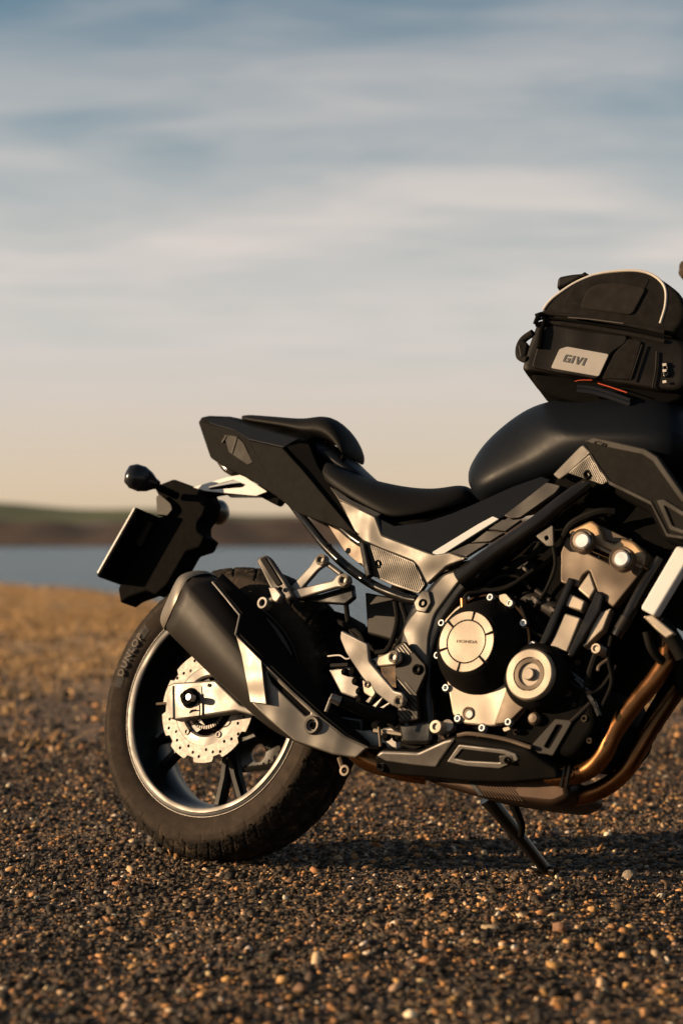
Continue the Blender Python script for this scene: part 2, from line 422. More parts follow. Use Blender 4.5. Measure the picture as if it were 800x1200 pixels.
# far shore: brown bank, then rough green land behind it
def terrain(name, x0, x1, nxx, ys, hfun, stops, nscale):
    m = bpy.data.materials.new(name); m.use_nodes = True
    t = m.node_tree; nn = t.nodes; b = nn['Principled BSDF']; b.inputs['Roughness'].default_value = .95
    co = nn.new('ShaderNodeTexCoord'); q = nn.new('ShaderNodeTexNoise'); q.inputs['Scale'].default_value = nscale; q.inputs['Detail'].default_value = 7
    t.links.new(co.outputs['Object'], q.inputs['Vector'])
    r = nn.new('ShaderNodeValToRGB'); e = r.color_ramp.elements
    while len(e) < len(stops): e.new(.5)
    for k, (p, c) in zip(e, stops): k.position = p; k.color = tuple(c) + (1,)
    t.links.new(q.outputs['Fac'], r.inputs[0]); t.links.new(r.outputs[0], b.inputs['Base Color'])
    xs = np.linspace(x0, x1, nxx); XX, YY = np.meshgrid(xs, ys); ZZ = hfun(XX, YY)
    ii = np.arange(XX.size).reshape(XX.shape)
    q4 = np.stack([ii[:-1, :-1], ii[:-1, 1:], ii[1:, 1:], ii[1:, :-1]], -1).reshape(-1, 4)
    o = link(name, npmesh(name, np.stack([XX.ravel(), YY.ravel(), ZZ.ravel()], -1), q4), m, None, 180); kind(o, 'structure'); return o
def bankh(x, y):
    k = np.clip((y - 240 - 6 * np.sin(x * .03)) / 16, 0, 1)
    return -1.2 + k * (5.0 + .5 * np.sin(x * .06 + 1) + .35 * np.sin(x * .21 + y * .1) + .25 * np.sin(x * .53)) + np.clip(y - 256, 0, 100) * .004
terrain('far_bank', -900, 900, 700, np.concatenate([np.linspace(236, 262, 22), np.linspace(268, 330, 6)]), bankh,
        [(.3, (.020, .011, .007)), (.5, (.045, .024, .014)), (.7, (.075, .043, .024))], .12)
def hillh(x, y):
    left = 1 / (1 + np.exp((x + 12) / 26))
    k = np.clip((y - 300) / 60, 0, 1); k = k * k * (3 - 2 * k)
    return 1.5 + k * (1.6 + 6.0 * left + .5 * np.sin(x * .045 + .5) + .35 * np.sin(x * .17 + 2)) 
terrain('green_land', -1500, 1500, 900, np.concatenate([np.linspace(296, 370, 16), np.linspace(420, 4000, 8)]), hillh,
        [(.3, (.022, .032, .007)), (.52, (.042, .056, .012)), (.72, (.075, .082, .02))], .05)

# gravel: loose stones lying on the ground
ico = bmesh.new(); bmesh.ops.create_icosphere(ico, subdivisions=1, radius=1.0)
IV = np.array([v.co[:] for v in ico.verts]); ico.verts.index_update(); IF = np.array([[v.index for v in f.verts] for f in ico.faces]); ico.free()
PAL = np.array([(.014, .0105, .0075), (.027, .019, .0125), (.046, .031, .019), (.068, .046, .030), (.12, .075, .042), (.27, .135, .050), (.38, .205, .080), (.42, .29, .17), (.52, .43, .32)])
PW = np.array([.21, .22, .19, .13, .09, .075, .055, .035, .018])
def pebbles(name, pts, size, lift=.25):
    k = len(pts)
    A = RNG.normal(size=(k, 3, 3)); Q, _ = np.linalg.qr(A)
    sc = np.stack([RNG.uniform(.75, 1.45, k), RNG.uniform(.55, 1.0, k), RNG.uniform(.3, .65, k)], -1) * size[:, None]
    # flat side mostly down: small tilt of a random turn
    az = RNG.uniform(0, 2 * np.pi, k); tl = RNG.normal(0, .35, k); tr = RNG.normal(0, .35, k)
    ca, sa = np.cos(az), np.sin(az)
    vv = IV[None] * (1 + RNG.uniform(-.32, .28, (k, len(IV), 1)))
    vv = vv * sc[:, None, :]
    x, y, z = vv[..., 0], vv[..., 1], vv[..., 2]
    c, s = np.cos(tl)[:, None], np.sin(tl)[:, None]; y, z = y * c - z * s, y * s + z * c
    c, s = np.cos(tr)[:, None], np.sin(tr)[:, None]; x, z = x * c + z * s, -x * s + z * c
    x, y = x * ca[:, None] - y * sa[:, None], x * sa[:, None] + y * ca[:, None]
    zz = ground_z(pts[:, 0], pts[:, 1]) + sc[:, 2] * lift
    W = np.stack([x + pts[:, 0:1], y + pts[:, 1:2], z + zz[:, None]], -1).reshape(-1, 3)
    FF = (IF[None] + (np.arange(k) * len(IV))[:, None, None]).reshape(-1, 3)
    me = npmesh(name, W, FF)
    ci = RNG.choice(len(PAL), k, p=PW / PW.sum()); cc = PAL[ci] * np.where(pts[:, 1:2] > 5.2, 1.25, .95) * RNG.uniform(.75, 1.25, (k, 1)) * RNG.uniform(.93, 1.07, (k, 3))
    at = me.color_attributes.new('stone_colour', 'FLOAT_COLOR', 'POINT')
    at.data.foreach_set('color', np.concatenate([np.repeat(cc, len(IV), 0), np.ones((k * len(IV), 1))], 1).astype(np.float32).ravel())
    return me
sm = bpy.data.materials.new('stone'); sm.use_nodes = True
t = sm.node_tree; n = t.nodes; b = n['Principled BSDF']; b.inputs['Roughness'].default_value = .75; b.inputs['Specular IOR Level'].default_value = .25
at = n.new('ShaderNodeAttribute'); at.attribute_name = 'stone_colour'
co = n.new('ShaderNodeTexCoord'); nz = n.new('ShaderNodeTexNoise'); nz.inputs['Scale'].default_value = 260; nz.inputs['Detail'].default_value = 4
t.links.new(co.outputs['Object'], nz.inputs['Vector'])
mr = n.new('ShaderNodeMapRange'); mr.inputs['From Min'].default_value = .3; mr.inputs['From Max'].default_value = .7; mr.inputs['To Min'].default_value = .62; mr.inputs['To Max'].default_value = 1.3
t.links.new(nz.outputs['Fac'], mr.inputs['Value'])
ml = n.new('ShaderNodeMix'); ml.data_type = 'RGBA'; ml.blend_type = 'MULTIPLY'; ml.inputs[0].default_value = 1
t.links.new(at.outputs['Color'], ml.inputs[6]); t.links.new(mr.outputs[0], ml.inputs[7]); t.links.new(ml.outputs[2], b.inputs['Base Color'])
bp = n.new('ShaderNodeBump'); bp.inputs['Strength'].default_value = .5; bp.inputs['Distance'].default_value = .002
t.links.new(nz.outputs['Fac'], bp.inputs['Height']); t.links.new(bp.outputs[0], b.inputs['Normal'])
MATS['stone'] = sm
def frustum(k, d0, d1, pw, marg):
    d = (RNG.uniform(0, 1, k) * (d1 ** pw - d0 ** pw) + d0 ** pw) ** (1 / pw)
    x = RNG.uniform(-1, 1, k) * (.215 * d + marg)
    return np.stack([x, d], -1)
def onland(p): return p[p[:, 1] < shore_y(p[:, 0]) + .2]
p1 = frustum(100000, 1.9, 5.4, 1.5, .22); s1 = np.clip(np.exp(RNG.normal(math.log(.0031), .58, len(p1))), .0014, .0135)
p2 = onland(frustum(22000, 5.0, 16, 1.5, .4)); s2 = np.clip(np.exp(RNG.normal(math.log(.0085), .5, len(p2))), .004, .026)
pp = np.concatenate([p1, p2]); ss = np.concatenate([s1, s2])
g1 = link('gravel', pebbles('gravel', pp, ss), sm, None, None); tag(g1, 'loose brown and orange gravel covering the ground under the motorcycle', 'gravel', kind='stuff')
# dry grass clumps on the land towards the water
gp = onland(frustum(5200, 5.0, 24, 1.5, .8)); gp = gp[RNG.uniform(0, 1, len(gp)) < np.clip((gp[:, 1] - 5.0 + 1.6 * np.sin(gp[:, 0] * 2.1 + gp[:, 1]) * np.sin(gp[:, 1] * 1.3)) / 7, 0.02, 1)]; k = len(gp) * 26
cx = np.repeat(gp, 26, 0) + RNG.normal(0, .06, (k, 2)); hh = RNG.uniform(.02, .07, k); aa = RNG.uniform(0, 2 * np.pi, k); ln = RNG.normal(0, .045, (k, 2)); ww = RNG.uniform(.002, .004, k)
z0 = ground_z(cx[:, 0], cx[:, 1]) - .004
q0 = np.stack([cx[:, 0] - np.cos(aa) * ww, cx[:, 1] - np.sin(aa) * ww, z0], -1); q1 = np.stack([cx[:, 0] + np.cos(aa) * ww, cx[:, 1] + np.sin(aa) * ww, z0], -1)
q2 = np.stack([cx[:, 0] + ln[:, 0], cx[:, 1] + ln[:, 1], z0 + hh], -1)
gmh = npmesh('dry_grass', np.stack([q0, q1, q2], 1).reshape(-1, 3), np.arange(k * 3).reshape(-1, 3))
mat('straw', (.50, .31, .13), .8, var=.4, vscale=3)
tag(link('dry_grass', gmh, 'straw', None, None), 'short dry yellow grass growing between gravel and the water', 'grass', kind='stuff')
# bigger stones that can be told apart
def gpt(px, py):
    dz = -(py - IH / 2) / FPX; d = Vector(((px - IW / 2) / FPX, cp - dz * sp, sp + dz * cp)); k = CAM_H / -d.z; return d * k
def stone(px, py, w, h, colr, label, shape=(1, .8, .75), seed=0):
    rr = random.Random(seed); p = gpt(px, py); bm = bmesh.new(); bmesh.ops.create_icosphere(bm, subdivisions=2, radius=1)
    dirs = [Vector((rr.gauss(0, 1), rr.gauss(0, 1), rr.gauss(0, 1))).normalized() for _ in range(9)]
    for v in bm.verts:
        d = v.co.normalized(); v.co = d * min(1.0, min([(.62 + .25 * (i % 3) / 2) / max(d.dot(q), .05) for i, q in enumerate(dirs)]))
        v.co.x *= w * shape[0]; v.co.y *= w * shape[1]; v.co.z = v.co.z * h * shape[2] + h * .35
    me = bpy.data.meshes.new('stone'); bm.to_mesh(me); bm.free()
    a = me.color_attributes.new('stone_colour', 'FLOAT_COLOR', 'POINT'); a.data.foreach_set('color', list(tuple(colr) + (1,)) * len(me.vertices))
    o = link('stone', me, sm, None, 40); o.location = (p.x, p.y, float(ground_z(p.x, p.y))); o.rotation_euler.z = rr.uniform(0, 6)
    tag(o, label, 'stone', 'larger stones lying in the gravel'); return o
stone(655, 1102, .014, .020, (.16, .085, .05), 'pointed reddish brown stone standing up alone in open gravel', seed=1)
stone(737, 1028, .018, .016, (.17, .14, .11), 'grey brown block-shaped stone at the edge of the motorcycle shadow', seed=2)
stone(641, 1050, .010, .009, (.30, .24, .17), 'small pale beige stone just beyond the foot of the side stand', seed=3)
stone(574, 1101, .016, .006, (.46, .33, .19), 'flat pale cream stone chip lying in open gravel', seed=4)
stone(654, 1182, .018, .010, (.40, .20, .07), 'large flat orange stone far from the motorcycle', seed=5)
stone(603, 1123, .007, .008, (.62, .56, .48), 'tiny white stone lying in open gravel', seed=6)
stone(410, 1140, .017, .009, (.40, .19, .06), 'flat orange stone lying alone in dark gravel', seed=7)
stone(180, 985, .022, .022, (.055, .045, .036), 'dark grey stone lump against the rear tyre', seed=8)
stone(122, 968, .012, .010, (.14, .11, .085), 'brown grey stone lying behind the rear tyre', seed=9)

# ------------------------------------------------------------------ motorcycle
bike = bpy.data.objects.new('motorcycle', None); COL.objects.link(bike)
bike.matrix_world = Matrix.Translation(BASE) @ M3.to_4x4()
tag(bike, 'black naked motorcycle with copper exhaust leaning on its side stand on gravel', 'motorcycle')
AXL = Vector((0, 0, WHEEL_R))

# --- wheels
def make_wheel(centre, turn, radius_scale=1.0, narrow=1.0, spoke0=0.0, front=False):
    """wheel built round the origin, then moved by turn (a 4x4) to its place"""
    objs = []
    n = 720
    prof = spline([(a * narrow, b if not front else b - .012 * (b - .2275) / .0845) for a, b in TYRE], 4)
    P_ = np.array([tuple(p) for p in prof]); dl = np.r_[0, np.cumsum(np.hypot(*np.diff(P_, axis=0).T))]
    m = 118; tt = np.linspace(0, dl[-1], m); prof = np.stack([np.interp(tt, dl, P_[:, 0]), np.interp(tt, dl, P_[:, 1])], -1)
    vs = np.zeros((n, m, 3)); ang = np.arange(n) / n * 2 * np.pi; turn_ = ang / (2 * np.pi)
    for j, (y, r) in enumerate(prof):
        rr = np.full(n, r); yy = np.full(n, y); q = abs(y) / (.080 * narrow); sg = 1 if y >= 0 else -1
        ridge = lambda w, half: np.clip(1 - np.abs(w - .5) / half, 0, 1) ** .5
        if r > .277:                                    # tread: slanted grooves
            w = (turn_ * 30 + (0 if sg > 0 else .5) + sg * y * 15) % 1
            if q > .10: rr -= .0050 * ridge(w, .06)
            w2 = (turn_ * 60 + .25 - sg * y * 22) % 1
            if .45 < q < .93: rr -= .0030 * ridge(w2, .06)
            if q < .07: rr -= .004
            if r < .304: rr += .0006 * RNG.normal(size=n)              # caked dirt on the shoulder
        cut = 0
        if .262 < r <= .277: cut = .0016 * ridge((turn_ * 30 + .3) % 1, .05)      # groove ends run onto the wall
        if .236 < r <= .262: cut = .0008 * ridge((turn_ * 23 + .2 * np.sin(r * 300)) % 1, .022)
        if .2705 < r < .2725: cut = cut + .0016
        if .2655 < r < .2675 or .2445 < r < .2455: cut = cut - .0009
        yy = yy - sg * cut * (1 if r < .277 else 0)
        vs[:, j, 0] = rr * np.cos(ang); vs[:, j, 1] = -yy; vs[:, j, 2] = rr * np.sin(ang)
    ii = np.arange(n * m).reshape(n, m); i2 = np.roll(ii, -1, 0)
    fs = np.stack([ii[:, :-1], i2[:, :-1], i2[:, 1:], ii[:, 1:]], -1).reshape(-1, 4)
    ty = link('tyre', npmesh('tyre', vs.reshape(-1, 3), fs), 'tyre', bike, 50); ty.matrix_local = turn
    w = narrow
    rim = [(.2300, .0625 * w), (.2310, .0650 * w), (.2300, .0668 * w), (.2255, .0674 * w), (.2205, .0680 * w), (.2090, .0672 * w), (.2070, .0610 * w), (.2060, .050 * w), (.2010, .036 * w), (.1960, .020 * w), (.1940, 0)]
    prof = rim + [(r, -y) for r, y in rim[-2::-1]]
    vv, ff = lathe_pts(prof, 160)
    rm = wheel = raw('wheel', vv, ff, 'rim', bike, 40); wheel.matrix_local = turn
    lip = [(.2082, .0664 * w), (.2094, .0690 * w), (.2106, .0700 * w), (.2180, .0703 * w), (.2190, .0684 * w)]
    vv, ff = lathe_pts(lip, 160); lp = raw('rim_stripe', vv, ff, 'alu', rm, 60)
    vv, ff = lathe_pts([(.2262, .0674 * w), (.2267, .0690 * w), (.2277, .0690 * w), (.2283, .0674 * w)], 160); raw('rim_line', vv, ff, 'steel', rm, 60)
    hub = [(.018, .060), (.040, .060), (.046, .045), (.046, -.045), (.040, -.06), (.018, -.06), (.018, .06)]
    vv, ff = lathe_pts(hub, 40); raw('hub', vv, ff, 'rim', wheel, 35)
    for k in range(5):                                  # five forked spokes
        a0 = spoke0 + k * 2 * math.pi / 5
        for s in (-1, 1):
            pts = []
            for (r, da, hw, y) in ((.040, .02 * s, .015, .022), (.085, .035 * s, .013, .018), (.14, .10 * s, .0105, .014), (.203, .165 * s, .0115, .013)):
                c = Vector((math.cos(a0 + da) * r, 0, math.sin(a0 + da) * r)); tg = Vector((-math.sin(a0 + da), 0, math.cos(a0 + da)))
                pts.append([c - tg * hw + Vector((0, -y * .5, 0)), c - tg * hw * .45 + Vector((0, -y, 0)), c + tg * hw * .45 + Vector((0, -y, 0)), c + tg * hw + Vector((0, -y * .5, 0)),
                            c + tg * hw + Vector((0, y * .5, 0)), c + tg * hw * .45 + Vector((0, y, 0)), c - tg * hw * .45 + Vector((0, y, 0)), c - tg * hw + Vector((0, y * .5, 0))])
            v2 = [p for q in pts for p in q]; f2 = [(i * 8 + j, i * 8 + (j + 1) % 8, (i + 1) * 8 + (j + 1) % 8, (i + 1) * 8 + j) for i in range(3) for j in range(8)]
            raw('spoke', v2, f2, 'rim', wheel, 30)
    # wavy drilled brake disc
    def disc(lat, R, rin, nh):
        o = []
        for i in range(288):
            a = i / 288 * 2 * math.pi; q = (a / (2 * math.pi) * 10) % 1
            rq = R - (.0095 * min(1, 2.2 * math.sin(q / .34 * math.pi)) if 0 < q < .34 else 0); o.append((rq * math.cos(a), rq * math.sin(a)))
        inner = [(rin * math.cos(i / 96 * 2 * math.pi), rin * math.sin(i / 96 * 2 * math.pi)) for i in range(96)]
        hs = []
        for i in range(nh):
            a = i / nh * 2 * math.pi; r = R - .010 - [.003, .017, .009][i % 3]
            hs.append([(r * math.cos(a) + .0032 * math.cos(j / 10 * 6.2832), r * math.sin(a) + .0032 * math.sin(j / 10 * 6.2832)) for j in range(10)])
        me = fill2d([o, inner] + hs, .0045, .0004)
        for v in me.vertices: v.co = Vector((v.co.x, -(lat + v.co.z), v.co.y))
        return me
    if not front:
        dk = link('brake_disc', disc(.080, .119, .083, 36), 'steel', bike); dk.matrix_local = turn
        vv, ff = lathe_pts([(.088, .0785), (.086, .0815), (.066, .0815), (.062, .078), (.062, .066), (.088, .070)], 96); raw('disc_carrier', vv, ff, 'alu', dk, 40)
        for i in range(5):
            a = rad(18 + 72 * i); o = bpy.data.objects.new('carrier_bolt', BOLT_STEEL); COL.objects.link(o); o.parent = dk
            o.location = (.071 * math.cos(a), -.082, .071 * math.sin(a)); o.scale = (.007,) * 3
        v2, f2 = lathe_pts([(.040, .074), (.040, .079), (.050, .079), (.050, .074)], 60); raw('sensor_ring', v2, f2, 'dark', dk, 30)
        sv, sf = [], []
        for i in range(48):
            a = i / 48 * 6.2832; ca, sa = math.cos(a), math.sin(a); b0 = len(sv)
            for (r, y) in ((.0415, .0792), (.0485, .0792), (.0485, .0804), (.0415, .0804)):
                for s in (-.0017, .0017): sv.append((r * ca - s * sa, -y, r * sa + s * ca))
            sf += [(b0, b0 + 2, b0 + 3, b0 + 1), (b0 + 2, b0 + 4, b0 + 5, b0 + 3), (b0 + 4, b0 + 6, b0 + 7, b0 + 5), (b0 + 6, b0, b0 + 1, b0 + 7), (b0, b0 + 2, b0 + 4, b0 + 6), (b0 + 1, b0 + 3, b0 + 5, b0 + 7)]
        raw('sensor_teeth', sv, sf, 'steel', dk, 20)
        # sprocket on the other side
        sp_o = []
        for i in range(41 * 6):
            a = i / (41 * 6) * 6.2832; sp_o.append(((.104 + .005 * math.cos(a * 41)) * math.cos(a), (.104 + .005 * math.cos(a * 41)) * math.sin(a)))
        me = fill2d([sp_o] + [[(.075 * math.cos(k * 1.2566) + .02 * math.cos(j / 16 * 6.2832), .075 * math.sin(k * 1.2566) + .02 * math.sin(j / 16 * 6.2832)) for j in range(16)] for k in range(5)], .006, .0006)
        for v in me.vertices: v.co = Vector((v.co.x, .088 - v.co.z, v.co.y))
        link('sprocket', me, 'frame', bike).matrix_local = turn
    else:
        dk = link('brake_disc', disc(.078, .15, .118, 42), 'steel', bike); dk.matrix_local = turn
        vv, ff = lathe_pts([(.122, .077), (.120, .080), (.05, .074), (.045, .06)], 60); raw('disc_carrier', vv, ff, 'alu', dk, 40)
    # valve
    a = rad(200); tube_l('valve', [(.195 * math.cos(a), -.01, .195 * math.sin(a)), (.165 * math.cos(a), -.028, .165 * math.sin(a))], .0028, 'bright', wheel, n=8)
    return wheel, ty
BOLT_STEEL = _me.copy(); BOLT_STEEL.materials.append(MATS['steel'])
mat('rim', (.007, .007, .0075), .30, spec=.10, rvar=.03)
# tyre material: dusty walls, darker tread with caked dirt
tm = bpy.data.materials.new('tyre'); tm.use_nodes = True
t = tm.node_tree; n = t.nodes; b = n['Principled BSDF']; b.inputs['Roughness'].default_value = .9; b.inputs['Specular IOR Level'].default_value = .12
co = n.new('ShaderNodeTexCoord')
nz = n.new('ShaderNodeTexNoise'); nz.inputs['Scale'].default_value = 38; nz.inputs['Detail'].default_value = 8; nz.inputs['Roughness'].default_value = .7; t.links.new(co.outputs['Object'], nz.inputs['Vector'])
sx = n.new('ShaderNodeSeparateXYZ'); t.links.new(co.outputs['Object'], sx.inputs[0])
def M(op, a, b=None):
    q = n.new('ShaderNodeMath'); q.operation = op
    for i, v in enumerate((a, b)):
        if v is None: continue
        if isinstance(v, (int, float)): q.inputs[i].default_value = v
        else: t.links.new(v, q.inputs[i])
    return q.outputs[0]
rr_ = M('SQRT', M('ADD', M('MULTIPLY', sx.outputs['X'], sx.outputs['X']), M('MULTIPLY', sx.outputs['Z'], sx.outputs['Z'])))
tr = n.new('ShaderNodeMapRange'); tr.inputs['From Min'].default_value = .272; tr.inputs['From Max'].default_value = .282; t.links.new(rr_, tr.inputs['Value'])
def ramp(fac, stops):
    r = n.new('ShaderNodeValToRGB'); e = r.color_ramp.elements
    while len(e) < len(stops): e.new(.5)
    for k, (p, c) in zip(e, stops): k.position = p; k.color = tuple(c) + (1,)
    t.links.new(fac, r.inputs[0]); return r.outputs[0]
wall = ramp(nz.outputs['Fac'], [(.3, (.015, .011, .0083)), (.55, (.025, .0185, .0138)), (.8, (.043, .0325, .0242))])
trd = ramp(nz.outputs['Fac'], [(.42, (.0065, .0055, .0045)), (.56, (.015, .0115, .0085)), (.65, (.05, .037, .025)), (.74, (.12, .09, .062))])
mx = n.new('ShaderNodeMix'); mx.data_type = 'RGBA'; t.links.new(tr.outputs[0], mx.inputs[0]); t.links.new(wall, mx.inputs[6]); t.links.new(trd, mx.inputs[7])
t.links.new(mx.outputs[2], b.inputs['Base Color'])
nb = n.new('ShaderNodeTexNoise'); nb.inputs['Scale'].default_value = 160; nb.inputs['Detail'].default_value = 5; t.links.new(co.outputs['Object'], nb.inputs['Vector'])
bp = n.new('ShaderNodeBump'); bp.inputs['Strength'].default_value = .6; bp.inputs['Distance'].default_value = .003
t.links.new(M('MULTIPLY', nb.outputs['Fac'], M('ADD', M('MULTIPLY', tr.outputs[0], .9), .12)), bp.inputs['Height']); t.links.new(bp.outputs[0], b.inputs['Normal'])
MATS['tyre'] = tm
d2, d3 = V(250, 938, 0) - AXL, V(292, 925, 0) - AXL
SPK = (math.atan2(d2.z, d2.x) + math.atan2(d3.z, d3.x)) / 2
wheel, tyre = make_wheel(AXL, Matrix.Translation(AXL), spoke0=SPK)
# raised lettering on the tyre wall
def wall_text(s, px, py, size, r, lat, m, parent, spacing=1.05, bold=.0):
    me = text_mesh(s, size, .0006, spacing=spacing, bold=bold)
    d = V(px, py, lat) - AXL; a0 = math.atan2(d.z, d.x)
    for v in me.vertices:
        rr = r + v.co.y; a = a0 - v.co.x / r
        # wall leans: lat falls off towards the tread
        v.co = Vector((rr * math.cos(a), -(lat + v.co.z - max(0, rr - .262) * .10 - max(0, .25 - rr) * .4), rr * math.sin(a)))
    return link('lettering', me, m, parent)
mat('letter', (.011, .009, .0075), .8)
def wall_band(px0, py0, px1, py1, r0, r1, lat, m, parent):
    a0 = V(px0, py0, lat) - AXL; a1 = V(px1, py1, lat) - AXL; a0 = math.atan2(a0.z, a0.x); a1 = math.atan2(a1.z, a1.x)
    if a1 > a0: a0, a1 = a1, a0
    vs, fs = [], []
    for i in range(25):
        a = a0 + (a1 - a0) * i / 24
        for j in range(4):
            r = r0 + (r1 - r0) * j / 3; y = float(np.interp(r, [p[1] for p in TYRE[9:][::-1]], [p[0] for p in TYRE[9:][::-1]])) + .0011
            vs.append((r * math.cos(a), -y, r * math.sin(a)))
    for i in range(24):
        for j in range(3): fs.append((i * 4 + j, i * 4 + j + 1, i * 4 + j + 5, i * 4 + j + 4))
    return raw('letter_panel', vs, fs, m, parent, 60)
wall_band(141, 806, 176, 739, .2475, .2665, .08, 'letter', tyre)
mat('letter_raised', (.085, .066, .050), .8)
wall_text('DUNLOP', 157.5, 771, .0225, .257, .0818, 'letter_raised', tyre, spacing=1.18, bold=.0006)

# --- swing arm, axle, chain
swing = plate('swingarm', [(196, 803), (203, 800), (252, 797), (282, 826), (330, 838), (425, 856), (470, 850), (470, 878), (400, 873), (310, 842), (276, 833), (203, 844), (195, 822)], .118, .030, 'alu', bike, bevel=.004)
flip(swing)
plate('adjuster_cap', [(194, 815), (203, 802), (204, 842), (200, 843), (195, 828)], .121, .036, 'alu', swing, bevel=.003)
tube('adjuster_bolt', [(198, 824, .105), (184, 825, .105)], .003, 'bronze', swing, n=8)
plate('crossmember', [(395, 838), (425, 842), (425, 868), (395, 864)], .11, .22, 'frame', swing, bevel=.006)
lathe('axle_nut', (223, 818, .120), [(.001, .026), (.0065, .026), (.0085, .022), (.0085, .012), (.0165, .011), (.0175, .002), (.0215, .001), (.0215, -.004)], 'dark', swing, 24)
lathe('axle_end', (222, 817, .147), [(.001, .004), (.0062, .004), (.0072, .001), (.0072, -.012)], 'bright', swing, 20)
# caliper on the far side of the disc edge, hose
plate('caliper', [(256, 772), (284, 776), (306, 800), (290, 812), (262, 796)], .100, .05, 'dark', swing, bevel=.006)
plate('axle_plate', [(213, 806), (236, 804), (238, 838), (214, 841)], .1195, .003, 'alu', swing, bevel=.0008, rnd=.003)
tube('wheel_speed_cable', [(233, 812, .124), (234, 838, .123), (228, 845, .118), (222, 840, .115), (224, 833, .122), (230, 832, .123)], .0014, 'dark', swing, n=6)
bolt(245, 803, .1195, .004, 'alu', swing)
ca = V(515, 852, -.09); ca.y = .088
cr, cs = .106, .036
pts = [(math.cos(a) * cr + AXL.x, .088, math.sin(a) * cr + AXL.z) for a in np.linspace(rad(84), rad(276), 14)] + [(math.cos(a) * cs + ca.x, .088, math.sin(a) * cs + ca.z) for a in np.linspace(rad(-84), rad(84), 8)]
pts.append(pts[0])
tube_l('chain', pts, .0075, 'frame', bike, n=6, k=4, flat=.7)

# --- tank
tank = grid('fuel_tank', [
    [(548, 556, 0), (553, 538, 0), (565, 518, 0), (585, 497, 0), (614, 474, 0), (645, 457, 0), (690, 447, 0), (750, 446, 0), (815, 458, 0)],
    [(545, 560, .035), (550, 545, .052), (562, 525, .066), (582, 505, .080), (606, 487, .090), (627, 480, .114), (680, 476, .106), (745, 476, .102), (815, 486, .095)],
    [(544, 566, .055), (551, 560, .082), (565, 552, .098), (590, 538, .108), (622, 522, .116), (652, 511, .142), (697, 507, .146), (750, 505, .148), (815, 512, .135)],
    [(549, 575, .060), (558, 583, .088), (573, 579, .100), (598, 569, .108), (628, 559, .114), (655, 546, .124), (700, 540, .135), (750, 540, .138), (815, 545, .125)],
    [(565, 596, 0), (574, 602, 0), (590, 600, 0), (615, 592, 0), (650, 585, 0), (680, 575, 0), (720, 570, 0), (770, 570, 0), (830, 575, 0)]], 'paint', bike, sub=2)
# crease: sharpen the line between the knee hollow and the shoulder bulge
bmx = bmesh.new(); bmx.from_mesh(tank.data); cl = bmx.edges.layers.float.new('crease_edge'); bmx.verts.ensure_lookup_table()
for e in bmx.edges:
    a, b_ = sorted(v.index for v in e.verts)
    for row in (1,):
        if a == row * 9 + 5 and b_ == (row + 1) * 9 + 5: e[cl] = .9
    if a // 9 == 2 and b_ // 9 == 2 and a % 9 >= 5: e[cl] = .6
bmx.to_mesh(tank.data); bmx.free()

# --- seats and tail
seat = grid('rider_seat', [
    [(382, 533, 0), (396, 541, 0), (420, 555, 0), (450, 562, 0), (480, 567, 0), (510, 570, 0), (530, 566, 0), (545, 566, 0), (553, 573, 0)],
    [(373, 540, .085), (386, 541, .100), (410, 556, .112), (442, 566, .118), (475, 573, .110), (508, 575, .088), (530, 570, .070), (544, 570, .058), (551, 576, .046)],
    [(369, 549, .098), (384, 558, .122), (408, 573, .135), (438, 590, .140), (462, 600, .134), (506, 592, .106), (528, 586, .086), (543, 583, .070), (552, 581, .055)],
    [(371, 554, .096), (387, 569, .120), (410, 583, .134), (440, 600, .138), (462, 609, .132), (508, 600, .102), (530, 594, .082), (544, 590, .066), (553, 585, .052)],
    [(380, 562, 0), (396, 578, 0), (420, 592, 0), (450, 606, 0), (480, 612, 0), (515, 606, 0), (535, 600, 0), (550, 595, 0), (556, 590, 0)]], 'seat', bike, sub=2)
bmx = bmesh.new(); bmx.from_mesh(seat.data); cl = bmx.edges.layers.float.new('crease_edge')
for e in bmx.edges:
    a, b_ = sorted(v.index for v in e.verts)
    if a // 9 == 3 and b_ // 9 == 3: e[cl] = .85
    if a // 9 == 2 and b_ // 9 == 2: e[cl] = .35
bmx.to_mesh(seat.data); bmx.free()
grid('seat_base', [[(384, 567, .10), (410, 584, .118), (441, 603, .124), (462, 613, .122), (505, 606, .095), (545, 592, .06)],
                   [(388, 572, .10), (412, 590, .118), (442, 609, .122), (462, 618, .118), (502, 613, .092), (545, 600, .06)]] +
     [[(400, 585, 0), (425, 600, 0), (455, 612, 0), (480, 622, 0), (515, 618, 0), (555, 604, 0)]], 'plastic', seat, sub=0)
pillion = grid('pillion_seat', [
    [(280, 484, 0), (303, 485.5, 0), (340, 489, 0), (362, 490, 0), (380, 485.5, 0), (394, 488, 0), (406, 499, 0), (415, 514, 0), (419, 529, 0)],
    [(275, 486, .028), (296, 486.5, .036), (333, 489, .042), (353, 491, .046), (368, 487.5, .048), (381, 489, .048), (393, 499, .046), (402, 514, .043), (406, 528, .04)],
    [(276, 489, .036), (297, 493, .044), (333, 498, .052), (350, 502, .056), (364, 501, .058), (377, 502, .057), (388, 511, .055), (396, 523, .050), (401, 533, .046)],
    [(282, 492, .030), (303, 496, .037), (338, 501, .044), (354, 507, .048), (366, 508, .048), (378, 510, .047), (389, 518, .045), (397, 528, .042), (403, 537, .04)],
    [(292, 494, 0), (318, 499, 0), (354, 506, 0), (372, 512, 0), (384, 515, 0), (395, 518, 0), (404, 525, 0), (412, 535, 0), (417, 541, 0)]], 'seat', bike, sub=2)
